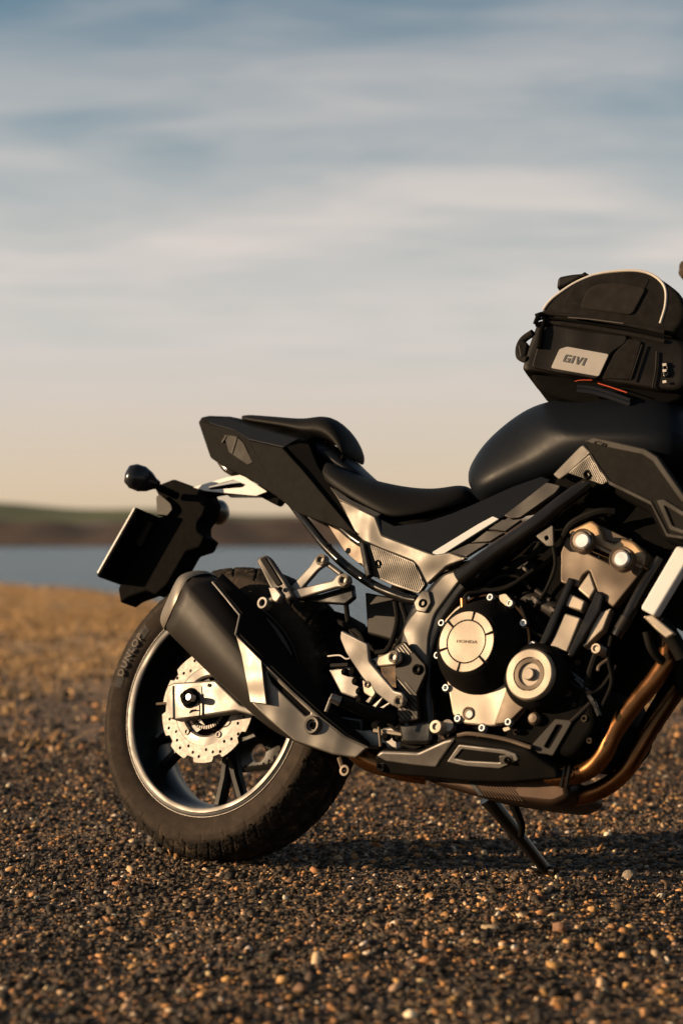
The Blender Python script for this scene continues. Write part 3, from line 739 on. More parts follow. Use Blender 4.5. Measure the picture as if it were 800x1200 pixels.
hump = grid('seat_lock_cover', [
    [(366, 512, 0), (386, 515, 0), (404, 526, 0), (420, 544, 0), (434, 558, 0)],
    [(360, 515, .048), (376, 517, .05), (393, 528, .05), (410, 544, .048), (426, 556, .044)],
    [(362, 528, .085), (378, 534, .085), (392, 546, .085), (410, 557, .082), (426, 564, .075)],
    [(372, 545, 0), (390, 555, 0), (410, 565, 0), (430, 572, 0), (450, 580, 0)]], 'paint', bike, sub=1)
lathe('key_lock', (400, 536, .066), [(.001, .001), (.0035, .001), (.005, .003), (.006, .002), (.006, -.01)], 'dark', hump, 16)
tail = grid('tail_cowl', [
    [(245, 487, 0), (270, 488, 0), (310, 496, 0), (372, 510, 0)],
    [(236, 489, .030), (269, 489.5, .044), (302, 500, .062), (360, 516, .082)],
    [(232, 495, .036), (274, 505, .055), (291, 516, .068), (330, 524, .092)],
    [(246, 536, .024), (266, 550, .034), (290, 560, .048), (324, 582, .075)],
    [(262, 545, 0), (276, 556, 0), (302, 566, 0), (340, 590, 0)]], 'plastic', bike, sub=0, bev=.003)
tail.modifiers['bevel'].segments = 3
plate('tail_strip', [(241, 490), (268, 489.5), (300, 501), (350, 514), (331, 524), (291, 515), (274, 504.5), (246, 496)], plane_lat((242, 490, .036), (345, 514, .092), (291, 515, .074)), .004, 'paint', tail, bevel=.0015, rnd=.002)
plate('side_inset', [(262, 509), (277, 511), (285, 519), (296, 542), (290, 545), (268, 530)], plane_lat((262, 509, .050), (285, 519, .064), (290, 545, .058)), .003, 'edge', tail, bevel=.0012)
plate('side_fin', [(270.5, 531), (276, 512.5), (277.5, 513), (272, 532)], plane_lat((262, 509, .053), (285, 519, .067), (290, 545, .061)), .004, 'muffler', tail, bevel=.0005, rnd=0)
plate('side_fin', [(259, 518), (264, 510.5), (265.5, 511), (260.5, 519)], plane_lat((262, 509, .053), (285, 519, .067), (290, 545, .061)), .004, 'muffler', tail, bevel=.0005, rnd=0)
grid('tail_light', [[(249, 526, .020), (254, 533, .024), (262, 541, .028), (275, 550, .03)], [(252, 541, .018), (256, 548, .022), (263, 554, .026), (277, 557, .03)],
                    [(258, 546, 0), (262, 552, 0), (268, 558, 0), (282, 562, 0)]], 'smoke_lens', tail, sub=1)
tp_lat = plane_lat((291, 516, .077), (417, 626, .144), (330, 524, .104))
tp = plate('tail_side_panel', [(291, 516), (330, 524.5), (352, 548), (417, 626), (383, 614), (348, 601), (325, 583)], tp_lat, .006, 'plastic', bike, bevel=.0022)
flip(tp)
# inner tail between the panels
grid('under_tail', [[(330, 530, .085), (360, 560, .10), (392, 592, .115), (420, 628, .125)], [(328, 575, .07), (345, 594, .08), (370, 606, .09), (410, 622, .11)],
                    [(345, 588, 0), (365, 608, 0), (392, 622, 0), (430, 640, 0)]][:3] , 'dark', bike, sub=0)
# black plate standing in for the shade between the tail panel and the seat
plate('tail_shade_strip', [(332, 516), (362, 520), (372, 545), (388, 570), (398, 586), (415, 622), (352, 546)], plane_lat((332, 516, .088), (372, 545, .096), (415, 622, .134)), .02, 'dark', bike, bevel=.002)

# --- side covers under the seat
sl = plane_lat((397, 585, .140), (440, 606, .150), (500, 684, .152))
cover = plate('side_cover', [(396, 584), (439, 605), (447, 627), (508, 650), (526, 647), (545, 654), (522, 664), (500, 685), (490, 665), (484, 658), (425, 634), (416, 625)], sl, .012, 'silver', bike, bevel=.003)
flip(cover)
ins = plate('ribbed_insert', [(427, 635), (485, 658.5), (498, 685), (490, 696), (460, 686), (433, 674)], sl, .010, 'silver', bike, bevel=.0015)
# raised ribs, one part
def ribs(name, outline, lat, d, count, w, m, parent, lift=.0016):
    """parallel ribs across an outline, direction d (pixels)"""
    poly = [Vector(p) for p in outline]; d = Vector(d).normalized(); nn = Vector((-d.y, d.x))
    s = [p.dot(nn) for p in poly]; vs, fs = [], []
    la, lb, lc = lat if isinstance(lat, tuple) else (lat, 0, 0)
    for k in range(count):
        c = min(s) + (max(s) - min(s)) * (k + .5) / count
        hits = []
        for i in range(len(poly)):
            a, b_ = poly[i], poly[(i + 1) % len(poly)]; sa, sb = a.dot(nn) - c, b_.dot(nn) - c
            if sa * sb < 0: hits.append((a + (b_ - a) * (sa / (sa - sb))).dot(d))
        hits.sort()
        if len(hits) < 2 or hits[1] - hits[0] < 3: continue
        h0, h1 = hits[0] + 1, hits[1] - 1; b0 = len(vs)
        for h in (h0, h1):
            for (o, l) in ((-w, 0), (-w * .5, lift), (w * .5, lift), (w, 0)):
                p = d * h + nn * (c + o); vs.append(V(p.x, p.y, (la + l, lb, lc)))
        fs += [(b0, b0 + 1, b0 + 5, b0 + 4), (b0 + 1, b0 + 2, b0 + 6, b0 + 5), (b0 + 2, b0 + 3, b0 + 7, b0 + 6), (b0, b0 + 1, b0 + 2, b0 + 3), (b0 + 4, b0 + 5, b0 + 6, b0 + 7)]
    return raw(name, vs, fs, m, parent, 20)
ribs('ribs', [(428, 636), (484, 659.5), (496, 685), (489, 694), (460, 684), (434, 673)], sl, (.30, .95), 24, .75, 'silver', ins)
bolt(442.5, 661, on(sl, 442.5, 661, .002), .0085, 'frame', ins)
plate('battery_cover', [(384, 615), (422, 634), (426, 665), (405, 648)], plane_lat((384, 615, .105), (422, 634, .12), (426, 665, .12)), .006, 'bronze', bike, bevel=.001)
plate('cover_strut', [(419, 632), (426, 635), (434, 674), (428, 677)], .150, .014, 'frame', bike, bevel=.003)
plate('seat_trim', [(387, 570), (412, 586), (446, 602), (440, 606), (397, 585)], plane_lat((387, 570, .13), (446, 602, .138), (440, 606, .146)), .006, 'silver', bike, bevel=.001, rnd=.001)
bl = plane_lat((447, 627, .146), (515, 650, .148), (640, 565, .118))
mid = plate('knee_panel', [(438, 604), (462, 616), (500, 611), (530, 601), (556, 590), (600, 570), (634, 558), (645, 562), (620, 585), (600, 601), (578, 611), (513, 651), (506, 650), (447, 628)], bl, .012, 'paint', bike, bevel=.002, rnd=.002)
flip(mid)
plate('white_stripe', [(506, 647), (560, 614), (577, 605), (584, 608), (560, 623), (516, 651), (510, 652)], (bl[0] + .003, bl[1], bl[2]), .004, 'white', mid, bevel=.0006, rnd=.002)
gl = (bl[0] + .001, bl[1], bl[2])
plate('knee_trim', [(590, 604), (640, 565), (656, 569), (650, 577), (609, 606), (598, 607)], (gl[0] + .001, gl[1], gl[2]), .010, 'silver', mid, bevel=.0015)
for q in ([(572, 620), (588, 609), (610, 609), (592, 622)], [(552, 636), (570, 622), (590, 624), (574, 634)], [(527, 647), (549, 637), (571, 636), (546, 652)]):
    plate('vent_fin', q, gl, .008, 'silver', mid, bevel=.001, rnd=.001)
plate('tank_trim', [(647, 556), (678, 524), (682, 521), (691, 530), (664, 555), (654, 562)], plane_lat((647, 556, .128), (682, 521, .158), (664, 555, .140)), .010, 'silver', bike, bevel=.002)

# --- radiator shroud
shl = plane_lat((690, 515, .172), (768, 534, .205), (781, 629, .190))
shroud = plate('radiator_shroud', [(684, 517), (695, 512), (755, 526), (769, 535), (800, 580), (838, 612), (835, 650), (800, 632), (780, 629), (762, 591), (713, 567), (690, 531)], shl, .014, 'plastic', bike, bevel=.003)
flip(shroud)
sh2 = (shl[0] + .003, shl[1], shl[2])
plate('shroud_edge', [(684, 517), (695, 512), (755, 526), (769, 535), (800, 580), (836, 610), (833, 617), (796, 586), (764, 541), (752, 533), (700, 522)], sh2, .006, 'edge', shroud, bevel=.002, rnd=.003)
plate('shroud_edge', [(690, 531), (713, 563), (762, 587), (782, 625), (800, 628), (800, 632), (780, 629), (762, 592), (713, 568)], sh2, .005, 'edge', shroud, bevel=.0015, rnd=.002)
plate('shroud_vent', [(768, 586), (777, 585), (806, 603), (812, 630), (784, 621)], (shl[0] + .005, shl[1], shl[2]), .008, 'edge', shroud, bevel=.0015, holes=[[(777, 592), (804, 608), (807, 623), (787, 616)]])
ins2l = plane_lat((665, 554, .150), (691, 533, .170), (711, 564, .168))
ins2 = plate('ribbed_insert', [(664, 554), (690, 532), (712, 564), (705, 568)], ins2l, .008, 'silver', bike, bevel=.0015)
ribs('ribs', [(665, 554), (690, 533), (711, 564), (705, 567)], ins2l, (.45, .89), 17, .75, 'silver', ins2)
bolt(688, 556, on(ins2l, 688, 556, .003), .0085, 'dark', ins2)
me = text_mesh('CB', .016, .0004, font_shear=.25, spacing=1.1, bold=.0002)
o_ = V(702, 520, (shl[0] + .0042, shl[1], shl[2])); ux = (V(720, 525, (shl[0] + .0042, shl[1], shl[2])) - o_).normalized(); nn_ = Vector((-shl[1], -1, -shl[2])).normalized(); vy = nn_.cross(ux)
for v in me.vertices: v.co = o_ + ux * v.co.x * 1.5 + vy * v.co.y * .55 + nn_ * v.co.z
link('lettering', me, 'dark', shroud)

# --- frame
fr1 = tube('frame_beam', [(690, 566, .13), (660, 588, .14), (618, 622, .148), (575, 652, .150), (540, 680, .150)], [.013, .015, .016, .018, .022], 'frame', bike, n=16)
flip(fr1)
fcl = .152
fc = plate('frame_casting', [(560, 656), (575, 665), (540, 695), (518, 728), (506, 765), (503, 800), (507, 840), (505, 872), (470, 872), (464, 840), (462, 790), (470, 735), (480, 712), (496, 694), (516, 670)], fcl, .028, 'frame', bike, bevel=.007, rnd=.012)
flip(fc)
fcf = plate('casting_face', [(556, 662), (535, 685), (509, 720), (502, 745), (500, 785), (478, 760), (470, 740), (478, 725), (500, 700), (506, 688), (520, 672)], fcl + .004, .010, 'silver', fc, bevel=.004, rnd=.010)
tab = plate('frame_tab', [(487, 716), (484, 706), (494, 692), (502, 692), (505, 706), (498, 718)], fcl + .010, .012, 'silver', fc, bevel=.002)
bolt(495, 707, fcl + .010, .0085, 'dark', fc)
sub1 = tube('subframe_rail', [(342, 590, .07), (351, 602, .085), (365, 620, .108), (384, 643, .124), (410, 667, .130), (440, 687, .134), (474, 701, .138), (488, 704, .14)], .0092, 'frame', bike)
flip(sub1)
for (x, y) in ((385, 640), (428, 676), (475, 701)):
    bolt(x, y, .140, .006, 'frame', sub1, 'rail_lug')
sub2 = tube('subframe_rail', [(352, 585, .085), (390, 610, .105), (430, 640, .118), (500, 660, .125)], .009, 'frame', bike); flip(sub2)
# black box and hoses behind the subframe
plate('electrics_box', [(427, 694), (462, 700), (466, 752), (430, 742)], .075, .10, 'muffler', bike, bevel=.004)
for pts in ([(463, 705, .10), (465, 730, .10), (455, 760, .11), (440, 765, .11)], [(470, 706, .11), (476, 735, .11), (458, 768, .12)], [(395, 728, .06), (418, 740, .07), (428, 758, .08), (430, 790, .08)], [(404, 700, .05), (412, 740, .06), (440, 762, .06)]):
    tube('hose', pts, .0055, 'rubber_dark', bike, n=8)
# shock and dark hugger in front of the rear tyre
tube('shock_absorber', [(400, 790, 0), (450, 735, 0), (475, 690, 0)], .028, 'dark', bike)
def arc_shell(name, r, w, a0, a1, th, m, parent, c=AXL):
    vs, fs = [], []; n_ = 20
    for i in range(n_ + 1):
        a = rad(a0 + (a1 - a0) * i / n_)
        for (rr, y) in ((r - .012, w), (r + .008, w * .8), (r + .014, 0), (r + .008, -w * .8), (r - .012, -w), (r - .012 + th * .2, -w + th), (r + .008 - th, -w * .78), (r + .014 - th, 0), (r + .008 - th, w * .78), (r - .012 + th * .2, w - th)):
            vs.append((c.x + rr * math.cos(a), -y, c.z + rr * math.sin(a)))
    k = 10
    for i in range(n_):
        for j in range(k): fs.append((i * k + j, i * k + (j + 1) % k, (i + 1) * k + (j + 1) % k, (i + 1) * k + j))
    fs.append(tuple(range(k))); fs.append(tuple(range(n_ * k, n_ * k + k)))
    return raw(name, vs, fs, m, parent, 50)
arc_shell('hugger', .325, .092, 40, -12, .004, 'dark', bike)
plate('splash_guard', [(402, 775), (440, 800), (462, 805), (466, 880), (425, 878), (405, 850)], .04, .10, 'dark', bike, bevel=.01)

# --- tail tidy: bright bracket plates, mudguard carrier, lamps, number plate
tb = plate('tail_bracket', [(226, 571), (266, 559), (283, 556), (313, 576), (300, 581), (268, 578), (240, 575)], .032, .003, 'white', bike, bevel=.0006, rnd=.002, holes=[[(243, 570), (274, 562), (288, 568), (284, 571), (246, 574)]])
plate('tail_bracket', [(262, 577), (300, 573), (316, 578), (318, 583), (270, 583)], -.01, .003, 'white', bike, bevel=.0006, rnd=.002)
tube('bracket_arm', [(232, 580, .0), (290, 572, .0), (330, 588, .0)], .012, 'dark', bike, n=10)
mg = plate('mudguard_carrier', [(180, 570), (203, 561), (222, 568), (238, 574), (243, 586), (238, 603), (231, 612), (231, 622), (240, 629), (234, 641), (218, 646), (196, 685), (182, 697), (172, 692), (150, 700), (141, 707), (138, 690), (146, 672), (155, 610), (166, 600), (180, 607), (196, 603), (200, 590), (186, 582)], .03, .055, 'dark', bike, bevel=.005, rnd=.006)
tube('lamp_stalk', [(207, 581, .04), (186, 571, .105)], .0085, 'dark', bike, n=10)
tube('lamp_stalk', [(222, 588, -.03), (246, 598, -.09)], .0085, 'dark', bike, n=10)
def indicator(px, py, lat, s):
    c = V(px, py, lat); vs, fs = [], []; prof = [(-.042, .005), (-.038, .020), (-.024, .0285), (-.004, .0295), (.014, .023), (.028, .013), (.038, .009)]
    d = Vector((.50, s * .86, -.10)).normalized(); a = Vector((0, 0, 1)); a = (a - d * a.dot(d)).normalized(); b_ = d.cross(a); n_ = 20
    for (t_, r) in prof:
        for i in range(n_):
            th = i / n_ * 6.2832; vs.append(c + d * t_ + a * math.sin(th) * r + b_ * math.cos(th) * r * .8)
    for i in range(len(prof) - 1):
        for j in range(n_): fs.append((i * n_ + j, i * n_ + (j + 1) % n_, (i + 1) * n_ + (j + 1) % n_, (i + 1) * n_ + j))
    fs.append(tuple(range(n_))); fs.append(tuple(range((len(prof) - 1) * n_, len(prof) * n_)))
    return raw('turn_signal', vs, fs, 'plastic_gloss', bike, 60)
indicator(168, 562, .125, 1); indicator(256, 600, -.125, -1)
plate('lamp_bracket', [(183, 582), (187, 579), (200, 590), (202, 597), (195, 605), (184, 604)], .045, .004, 'muffler', bike, bevel=.001)
# number plate, its printed side faces backwards
c0, c1 = V(157, 595, .095), V(114, 671, .095)
dn = (c1 - c0); ln = dn.length; dn.normalize(); la = Vector((0, 1, 0)); nb_ = dn.cross(la).normalized()
if nb_.x > 0: nb_ = -nb_
def boxd(name, o, a, b_, c, m, parent, bev=.002):
    vs = [o + a * i + b_ * j + c * k for i in (0, 1) for j in (0, 1) for k in (0, 1)]
    fs = [(0, 1, 3, 2), (4, 5, 7, 6), (0, 1, 5, 4), (2, 3, 7, 6), (0, 2, 6, 4), (1, 3, 7, 5)]
    q = raw(name, vs, fs, m, parent, 30); bevelm(q, bev); return q
pl = boxd('plate_backing', c0 - dn * .004 - Vector((0, .002, 0)) - nb_ * .004, dn * (ln + .010), la * .19, -nb_ * .010, 'dark', bike, .003)
boxd('number_plate', c0 - nb_ * .004, dn * ln, la * .186, nb_ * .005, 'white', pl, .0008)
plate('plate_bracket', [(157, 606), (166, 604), (178, 612), (164, 640), (160, 640)], .05, .01, 'muffler', bike, bevel=.002)

# --- exhaust
def ring(b, r, t, lo, lr, lt, lin):
    """cross section of the silencer from traced bottom, ridge and top points"""
    mixp = lambda p, q, k: (p[0] + (q[0] - p[0]) * k, p[1] + (q[1] - p[1]) * k)
    pts = [V(*b, lo), V(*mixp(b, r, .10), lo + .022), V(*mixp(b, r, .45), lr + .004), V(*mixp(b, r, .90), lr + .002), V(*mixp(r, t, .12), lr - .010), V(*mixp(r, t, .9), lt)]
    bl_, tl_ = V(*b, lo), V(*t, lt)
    inn = [tl_ + (bl_ - tl_) * .12, tl_ + (bl_ - tl_) * .55, tl_ + (bl_ - tl_) * .92]
    for p, w in zip(inn, (.02, 0, .02)): pts.append(Vector((p.x, -(lin + w), p.z)))
    return pts
def loft(name, rings, m, parent, sub=2, cap=True, crease=()):
    n_ = len(rings[0]); vs = [p for r in rings for p in r]; fs = []
    for i in range(len(rings) - 1):
        for j in range(n_): fs.append((i * n_ + j, i * n_ + (j + 1) % n_, (i + 1) * n_ + (j + 1) % n_, (i + 1) * n_ + j))
    if cap: fs.append(tuple(range(n_))); fs.append(tuple(range((len(rings) - 1) * n_, len(rings) * n_)))
    o = raw(name, vs, fs, m, parent, 180 if sub else 35)
    if sub:
        bm = bmesh.new(); bm.from_mesh(o.data); cl = bm.edges.layers.float.new('crease_edge')
        for e in bm.edges:
            a, b_ = sorted(v.index for v in e.verts)
            if a // n_ == b_ // n_ and a // n_ in (0, len(rings) - 1): e[cl] = .9
            if a % n_ == b_ % n_ and a % n_ in crease: e[cl] = .55
        bm.to_mesh(o.data); bm.free(); subsurf(o, sub)
    return o
r1 = ring((190, 739), (218, 676), (252, 668), .165, .212, .165, .085)
muf = loft('silencer', [r1, ring((236, 785), (252, 716), (292, 710), .162, .210, .162, .085), ring((286, 832), (290, 762), (328, 765), .155, .200, .155, .085),
                        ring((313, 856), (325, 802), (350, 800), .148, .185, .15, .09), ring((352, 875), (358, 838), (378, 835), .142, .172, .145, .095), ring((392, 885), (396, 863), (408, 860), .138, .158, .14, .10)], 'muffler', bike, 2, crease=(3, 4))
def shift(r, dx, dy, s):
    c = sum(r, Vector()) / len(r); return [c + (p - c) * s for p in r]
axis_d = (V(190, 739, .165) - V(236, 785, .162)).normalized()
capr = [[p + axis_d * a + (c_ := sum(r1, Vector()) / len(r1)) * 0 + (p - c_) * (s - 1) for p in r1] for a, s in ((-.002, 1.012), (.006, 1.015), (.022, .93), (.034, .72), (.036, .55))]
cap = loft('end_cap', capr, 'shield_pale', muf, 2, cap=False, crease=())
loft('outlet', [[p + axis_d * a + (p - c_) * (s - 1) for p in r1] for a, s in ((.036, .56), (.0, .5), (-.03, .5))], 'dark', cap, 1)
# heat shield: three facets folded round the silencer
hsl = plane_lat((280, 746, .218), (312, 824, .205), (420, 884, .165))
hs = plate('heat_shield', [(277, 743), (305, 774), (340, 808), (375, 840), (402, 862), (430, 876), (417, 888), (390, 884), (345, 868), (313, 842), (294, 823), (283, 770)], hsl, .006, 'shield', bike, bevel=.003, rnd=.004,
           holes=[[(313, 788), (364, 836), (358, 839), (318, 800)]])
fl = plane_lat((277, 743, .221), (305, 774, .221), (294, 823, .214))
plate('shield_facet', [(276, 744), (306, 774), (312, 825), (293, 823), (283, 769)], fl, .004, 'shield_pale', hs, bevel=.0015, rnd=.001)
plate('slot_back', [(308, 783), (366, 836), (358, 846), (322, 818)], (hsl[0] - .004, hsl[1], hsl[2]), .004, 'dark', hs, bevel=.0005)
ul = plane_lat((250, 681, .203), (282, 722, .205), (340, 785, .165))
us = grid('shield_flank', [[(249, 682, .203), (281, 721, .206), (276, 744, .217), (306, 775, .212), (342, 810, .198), (376, 841, .182), (404, 863, .168), (431, 876, .158)],
                         [(252, 680, .203), (284, 718, .206), (280, 741, .216), (309, 771, .212), (345, 806, .198), (379, 837, .182), (407, 860, .168), (432, 874, .158)],
                         [(261, 672, .172), (298, 706, .165), (310, 722, .160), (342, 768, .158), (366, 800, .152), (392, 832, .146), (414, 853, .142), (433, 870, .14)],
                         [(263, 675, .150), (302, 712, .14), (316, 730, .138), (346, 775, .136), (370, 806, .132), (396, 836, .13), (416, 857, .128), (434, 872, .128)]], 'plastic', hs, sub=0, mirror=False)  # upper face in shadow: its shade is put into the black colour
sol = us.modifiers.new('solid', 'SOLIDIFY'); sol.thickness = .003; bevelm(us, .0012)
tube('shield_edge', [(249, 682, .206), (265, 701, .207), (281, 721, .209), (276, 744, .220)], .0022, 'alu', hs, n=8, k=1)
tube('shield_edge', [(276, 744, .220), (306, 775, .215), (342, 810, .201), (376, 841, .185), (404, 863, .171), (431, 876, .161)], .0018, 'silver', hs, n=8, k=1)
lathe('shield_boss', (366, 850, on(hsl, 366, 850, .002)), [(.001, -.004), (.009, -.004), (.0115, .004), (.0155, .005), (.018, 0), (.018, -.006)], 'silver', hs, 32)
bolt(366, 850, on(hsl, 366, 850, .003), .0075, 'dark', hs)
tube('link_pipe', [(412, 876, .13), (432, 892, .115), (470, 903, .09), (500, 908, .07)], .019, 'copper', bike, n=16)
tube('hanger', [(398, 888, .11), (402, 900, .11), (404, 905, .11)], .006, 'bronze', bike, n=8); lathe('hanger_ring', (404, 903, .115), [(.006, .003), (.0105, .003), (.0105, -.006), (.006, -.006), (.006, .003)], 'bronze', bike, 20, close=False)
hp1 = tube('header_pipe', [(784, 745, .075), (781, 772, .080), (768, 795, .083), (742, 826, .086), (720, 856, .088), (706, 885, .088), (688, 903, .086), (660, 912, .08), (630, 914, .06)], .0165, 'copper', bike, n=18, k=8)
hp2 = tube('header_pipe', [(815, 780, -.02), (790, 812, .0), (764, 850, .02), (746, 880, .028), (730, 905, .03), (706, 924, .03), (675, 934, .03), (640, 935, .03)], .0165, 'copper', bike, n=18, k=8)
for pts in ([(667, 895, .086), (663, 928, .086)], [(661, 896, .086), (657, 929, .086)]):
    tube('clamp', [(pts[0][0], pts[0][1] + 3, .107), (pts[0][0] - 1, pts[0][1] + 8, .112), (pts[1][0], pts[1][1] - 6, .108)], .003, 'frame', hp1, n=8)
clk = plate('collector_box', [(486, 906), (540, 905), (640, 905), (664, 915), (668, 935), (648, 945), (610, 941), (552, 932), (505, 918)], .085, .15, 'copper_dark', bike, bevel=.012, rnd=.012)
plate('heat_tape', [(543, 908), (548, 908), (566, 932), (560, 932)], .0865, .004, 'frame', clk, bevel=.0005, rnd=0)
ribs('heat_ribs', [(548, 915), (600, 917), (612, 940), (560, 933)], .0855, (.6, .8), 15, .6, 'copper_dark', clk, lift=.001)

# --- lower cover below the engine
lc_l = plane_lat((444, 882, .150), (529, 866, .160), (654, 910, .120))
lc = plate('belly_cover', [(438, 887), (445, 880), (488, 882), (520, 868), (530, 865), (589, 873), (616, 879), (652, 903), (655, 913), (600, 918), (550, 917), (500, 912), (452, 908), (440, 904)], lc_l, .020, 'plastic', bike, bevel=.006, rnd=.006)
lcf = (lc_l[0] + .003, lc_l[1], lc_l[2])
plate('cover_flash', [(440, 886), (446, 881), (489, 883), (520, 869), (532, 866), (511, 900), (490, 898), (452, 893)], lcf, .010, 'alu', lc, bevel=.004, rnd=.005)
plate('cover_frame', [(537, 873), (590, 879), (604, 884), (607, 891), (585, 901), (545, 898), (523, 893)], lcf, .008, 'silver', lc, bevel=.002, rnd=.003, holes=[[(541, 878), (590, 884), (600, 889), (584, 894), (546, 892), (532, 889)]]).data.materials[0] = MATS['alu']
plate('cover_tab', [(584, 886), (599, 885), (601, 893), (586, 896)], (lcf[0] + .001, lcf[1], lcf[2]), .006, 'silver', lc, bevel=.001)
bolt(594, 891, on(lcf, 594, 891, .003), .0065, 'dark', lc); bolt(446, 898, on(lc_l, 446, 898, .002), .009, 'frame', lc)

# --- engine
core = plate('crankcase', [(508, 716), (540, 700), (610, 702), (650, 740), (690, 800), (700, 850), (672, 888), (600, 880), (530, 866), (508, 845), (500, 790)], .125, .26, 'dark', bike, bevel=.012, rnd=.02)
cyl = plate('cylinder_block', [(650, 650), (754, 664), (712, 760), (690, 800), (612, 770)], .108, .23, 'dark', bike, bevel=.006, rnd=.008)
airbox = plate('airbox', [(560, 655), (622, 615), (690, 560), (790, 600), (800, 650), (760, 650), (700, 605), (665, 620), (655, 690), (600, 715), (545, 700)], .075, .15, 'dark', bike, bevel=.012, rnd=.01)
plate('filler_panel', [(640, 566), (700, 530), (800, 570), (830, 650), (775, 632), (760, 600), (712, 575), (680, 590), (650, 585)], .11, .22, 'dark', bike, bevel=.01, rnd=.01)
# clutch cover
CL = .196
clutch = lathe('clutch_cover', (546.6, 752, CL), [(.001, .0), (.0545, .0), (.0585, -.0015), (.0625, -.006), (.074, -.022), (.083, -.036), (.0875, -.046), (.0885, -.056), (.092, -.058), (.092, -.080)], 'plastic', bike, 72)
face = lathe('cover_disc', (546.6, 752, CL), [(.001, .0022), (.038, .0022), (.0384, .0012)], 'cast', clutch, 64)
for k in range(6):                                     # ring of six raised segments round the disc
    a0, a1 = rad(k * 60 + 50 - 27), rad(k * 60 + 50 + 27); cc = V(546.6, 752, CL)
    vs, fs = [], []
    for i in range(13):
        a = a0 + (a1 - a0) * i / 12
        for (r, d) in ((.0408, .0), (.0408, .0024), (.0552, .0024), (.0558, .0)): vs.append(cc + Vector((r * math.cos(a), -d, r * math.sin(a))))
    for i in range(12):
        for j in range(3): fs.append((i * 4 + j, i * 4 + j + 1, i * 4 + j + 5, i * 4 + j + 4))
    fs += [(0, 1, 2, 3), (48, 49, 50, 51)]
    raw('cover_segment', vs, fs, 'cast', clutch, 30)
me = text_mesh('HONDA', .0095, .0003, spacing=1.1, bold=.00015); cc = V(546.6, 752, CL + .0026)
for v in me.vertices: v.co = cc + Vector((v.co.x * 1.15, -v.co.z, v.co.y * .8))
link('lettering', me, 'bronze', clutch)
lathe('cover_gasket_rim', (566, 757, CL - .060), [(.093, .004), (.0965, .003), (.098, -.004), (.098, -.02)], 'copper', clutch, 72, close=False)
case = plate('engine_case', [(517, 770), (522, 792), (530, 838), (543, 848), (575, 851), (594, 848), (615, 826), (640, 800), (600, 770), (560, 760)], .146, .022, 'cast', bike, bevel=.003, rnd=.006)
plate('case_web', [(596, 797), (616, 826), (595, 847), (578, 849)], .149, .012, 'bronze', case, bevel=.002, rnd=.004)
plate('case_arc', [(516, 742), (521, 726), (534, 712), (543, 706), (545, 716), (535, 722), (526, 734), (521, 748)], .150, .014, 'cast', bike, bevel=.002)
lathe('oil_window', (548, 836, .1465), [(.001, .001), (.008, .001), (.0095, .0025), (.012, .002), (.012, -.004)], 'bronze', case, 28)
lathe('oil_window_glass', (549.5, 837, .149), [(.001, .0005), (.0068, .0005), (.0068, -.002)], 'white', case, 24)
# second round cover
c2l = .176
cov2 = lathe('pulse_cover', (621, 790, c2l - .010), [(.001, .0), (.050, .0), (.056, -.006), (.060, -.016), (.062, -.05)], 'plastic', bike, 56)
lathe('cover_ring', (619.6, 790, c2l), [(.030, -.003), (.0305, .002), (.0435, .002), (.046, -.001), (.047, -.010)], 'cast', cov2, 56, close=False)
lathe('cover_ring', (619.6, 790, c2l), [(.0205, -.002), (.021, .001), (.0285, .001), (.029, -.004)], 'bronze', cov2, 48, close=False)
lathe('cover_plug', (619.6, 790, c2l), [(.001, .005), (.0095, .005), (.011, .003), (.0115, -.004), (.020, -.005), (.0300, -.0035)], 'cast', cov2, 40)
for (x, y, l, r) in ((517, 730, .150, .0068), (512, 768, .150, .0068), (522, 806, .150, .0068), (536, 842, .150, .0068), (564.5, 853, .150, .0068), (595, 846, .150, .0068), (623.5, 756, .150, .0068), (650.6, 769.5, .150, .0068), (650.6, 803, .150, .0068), (626, 826, .150, .0068), (574, 700, .146, .0068), (597, 707, .146, .0068), (613, 730, .146, .0068)):
    bo = bolt(x, y, l, r, 'bright', core)
    tube('bolt_boss', [(x + 1, y + .5, l - .004), (x + 1, y + .5, l - .035)], r * 1.35, 'frame', core, n=12)
plate('sensor_lug', [(584, 697), (592, 695), (599, 703), (600, 709), (593, 711), (585, 704)], .146, .01, 'cast', core, bevel=.0015)
plate('sensor_lug', [(588, 853), (596, 851), (598, 855), (590, 858)], .148, .01, 'cast', core, bevel=.001)
tube('breather', [(543.5, 719, .152), (543, 702, .152)], .0075, 'copper', core, n=14); tube('breather_hose', [(543, 704, .152), (548, 696, .150), (562, 694, .14), (590, 688, .12), (612, 676, .11), (624, 650, .10), (632, 636, .10)], .0042, 'rubber_dark', core, n=8)
lathe('frame_bolt', (511.5, 852, .165), [(.001, .002), (.0055, .002), (.0065, .006), (.0115, .006), (.0125, .002), (.0125, -.03)], 'cast', fc, 28)
tube('bolt_sleeve', [(524, 850, .15), (530, 853, .12)], .011, 'cast', fc, n=14)
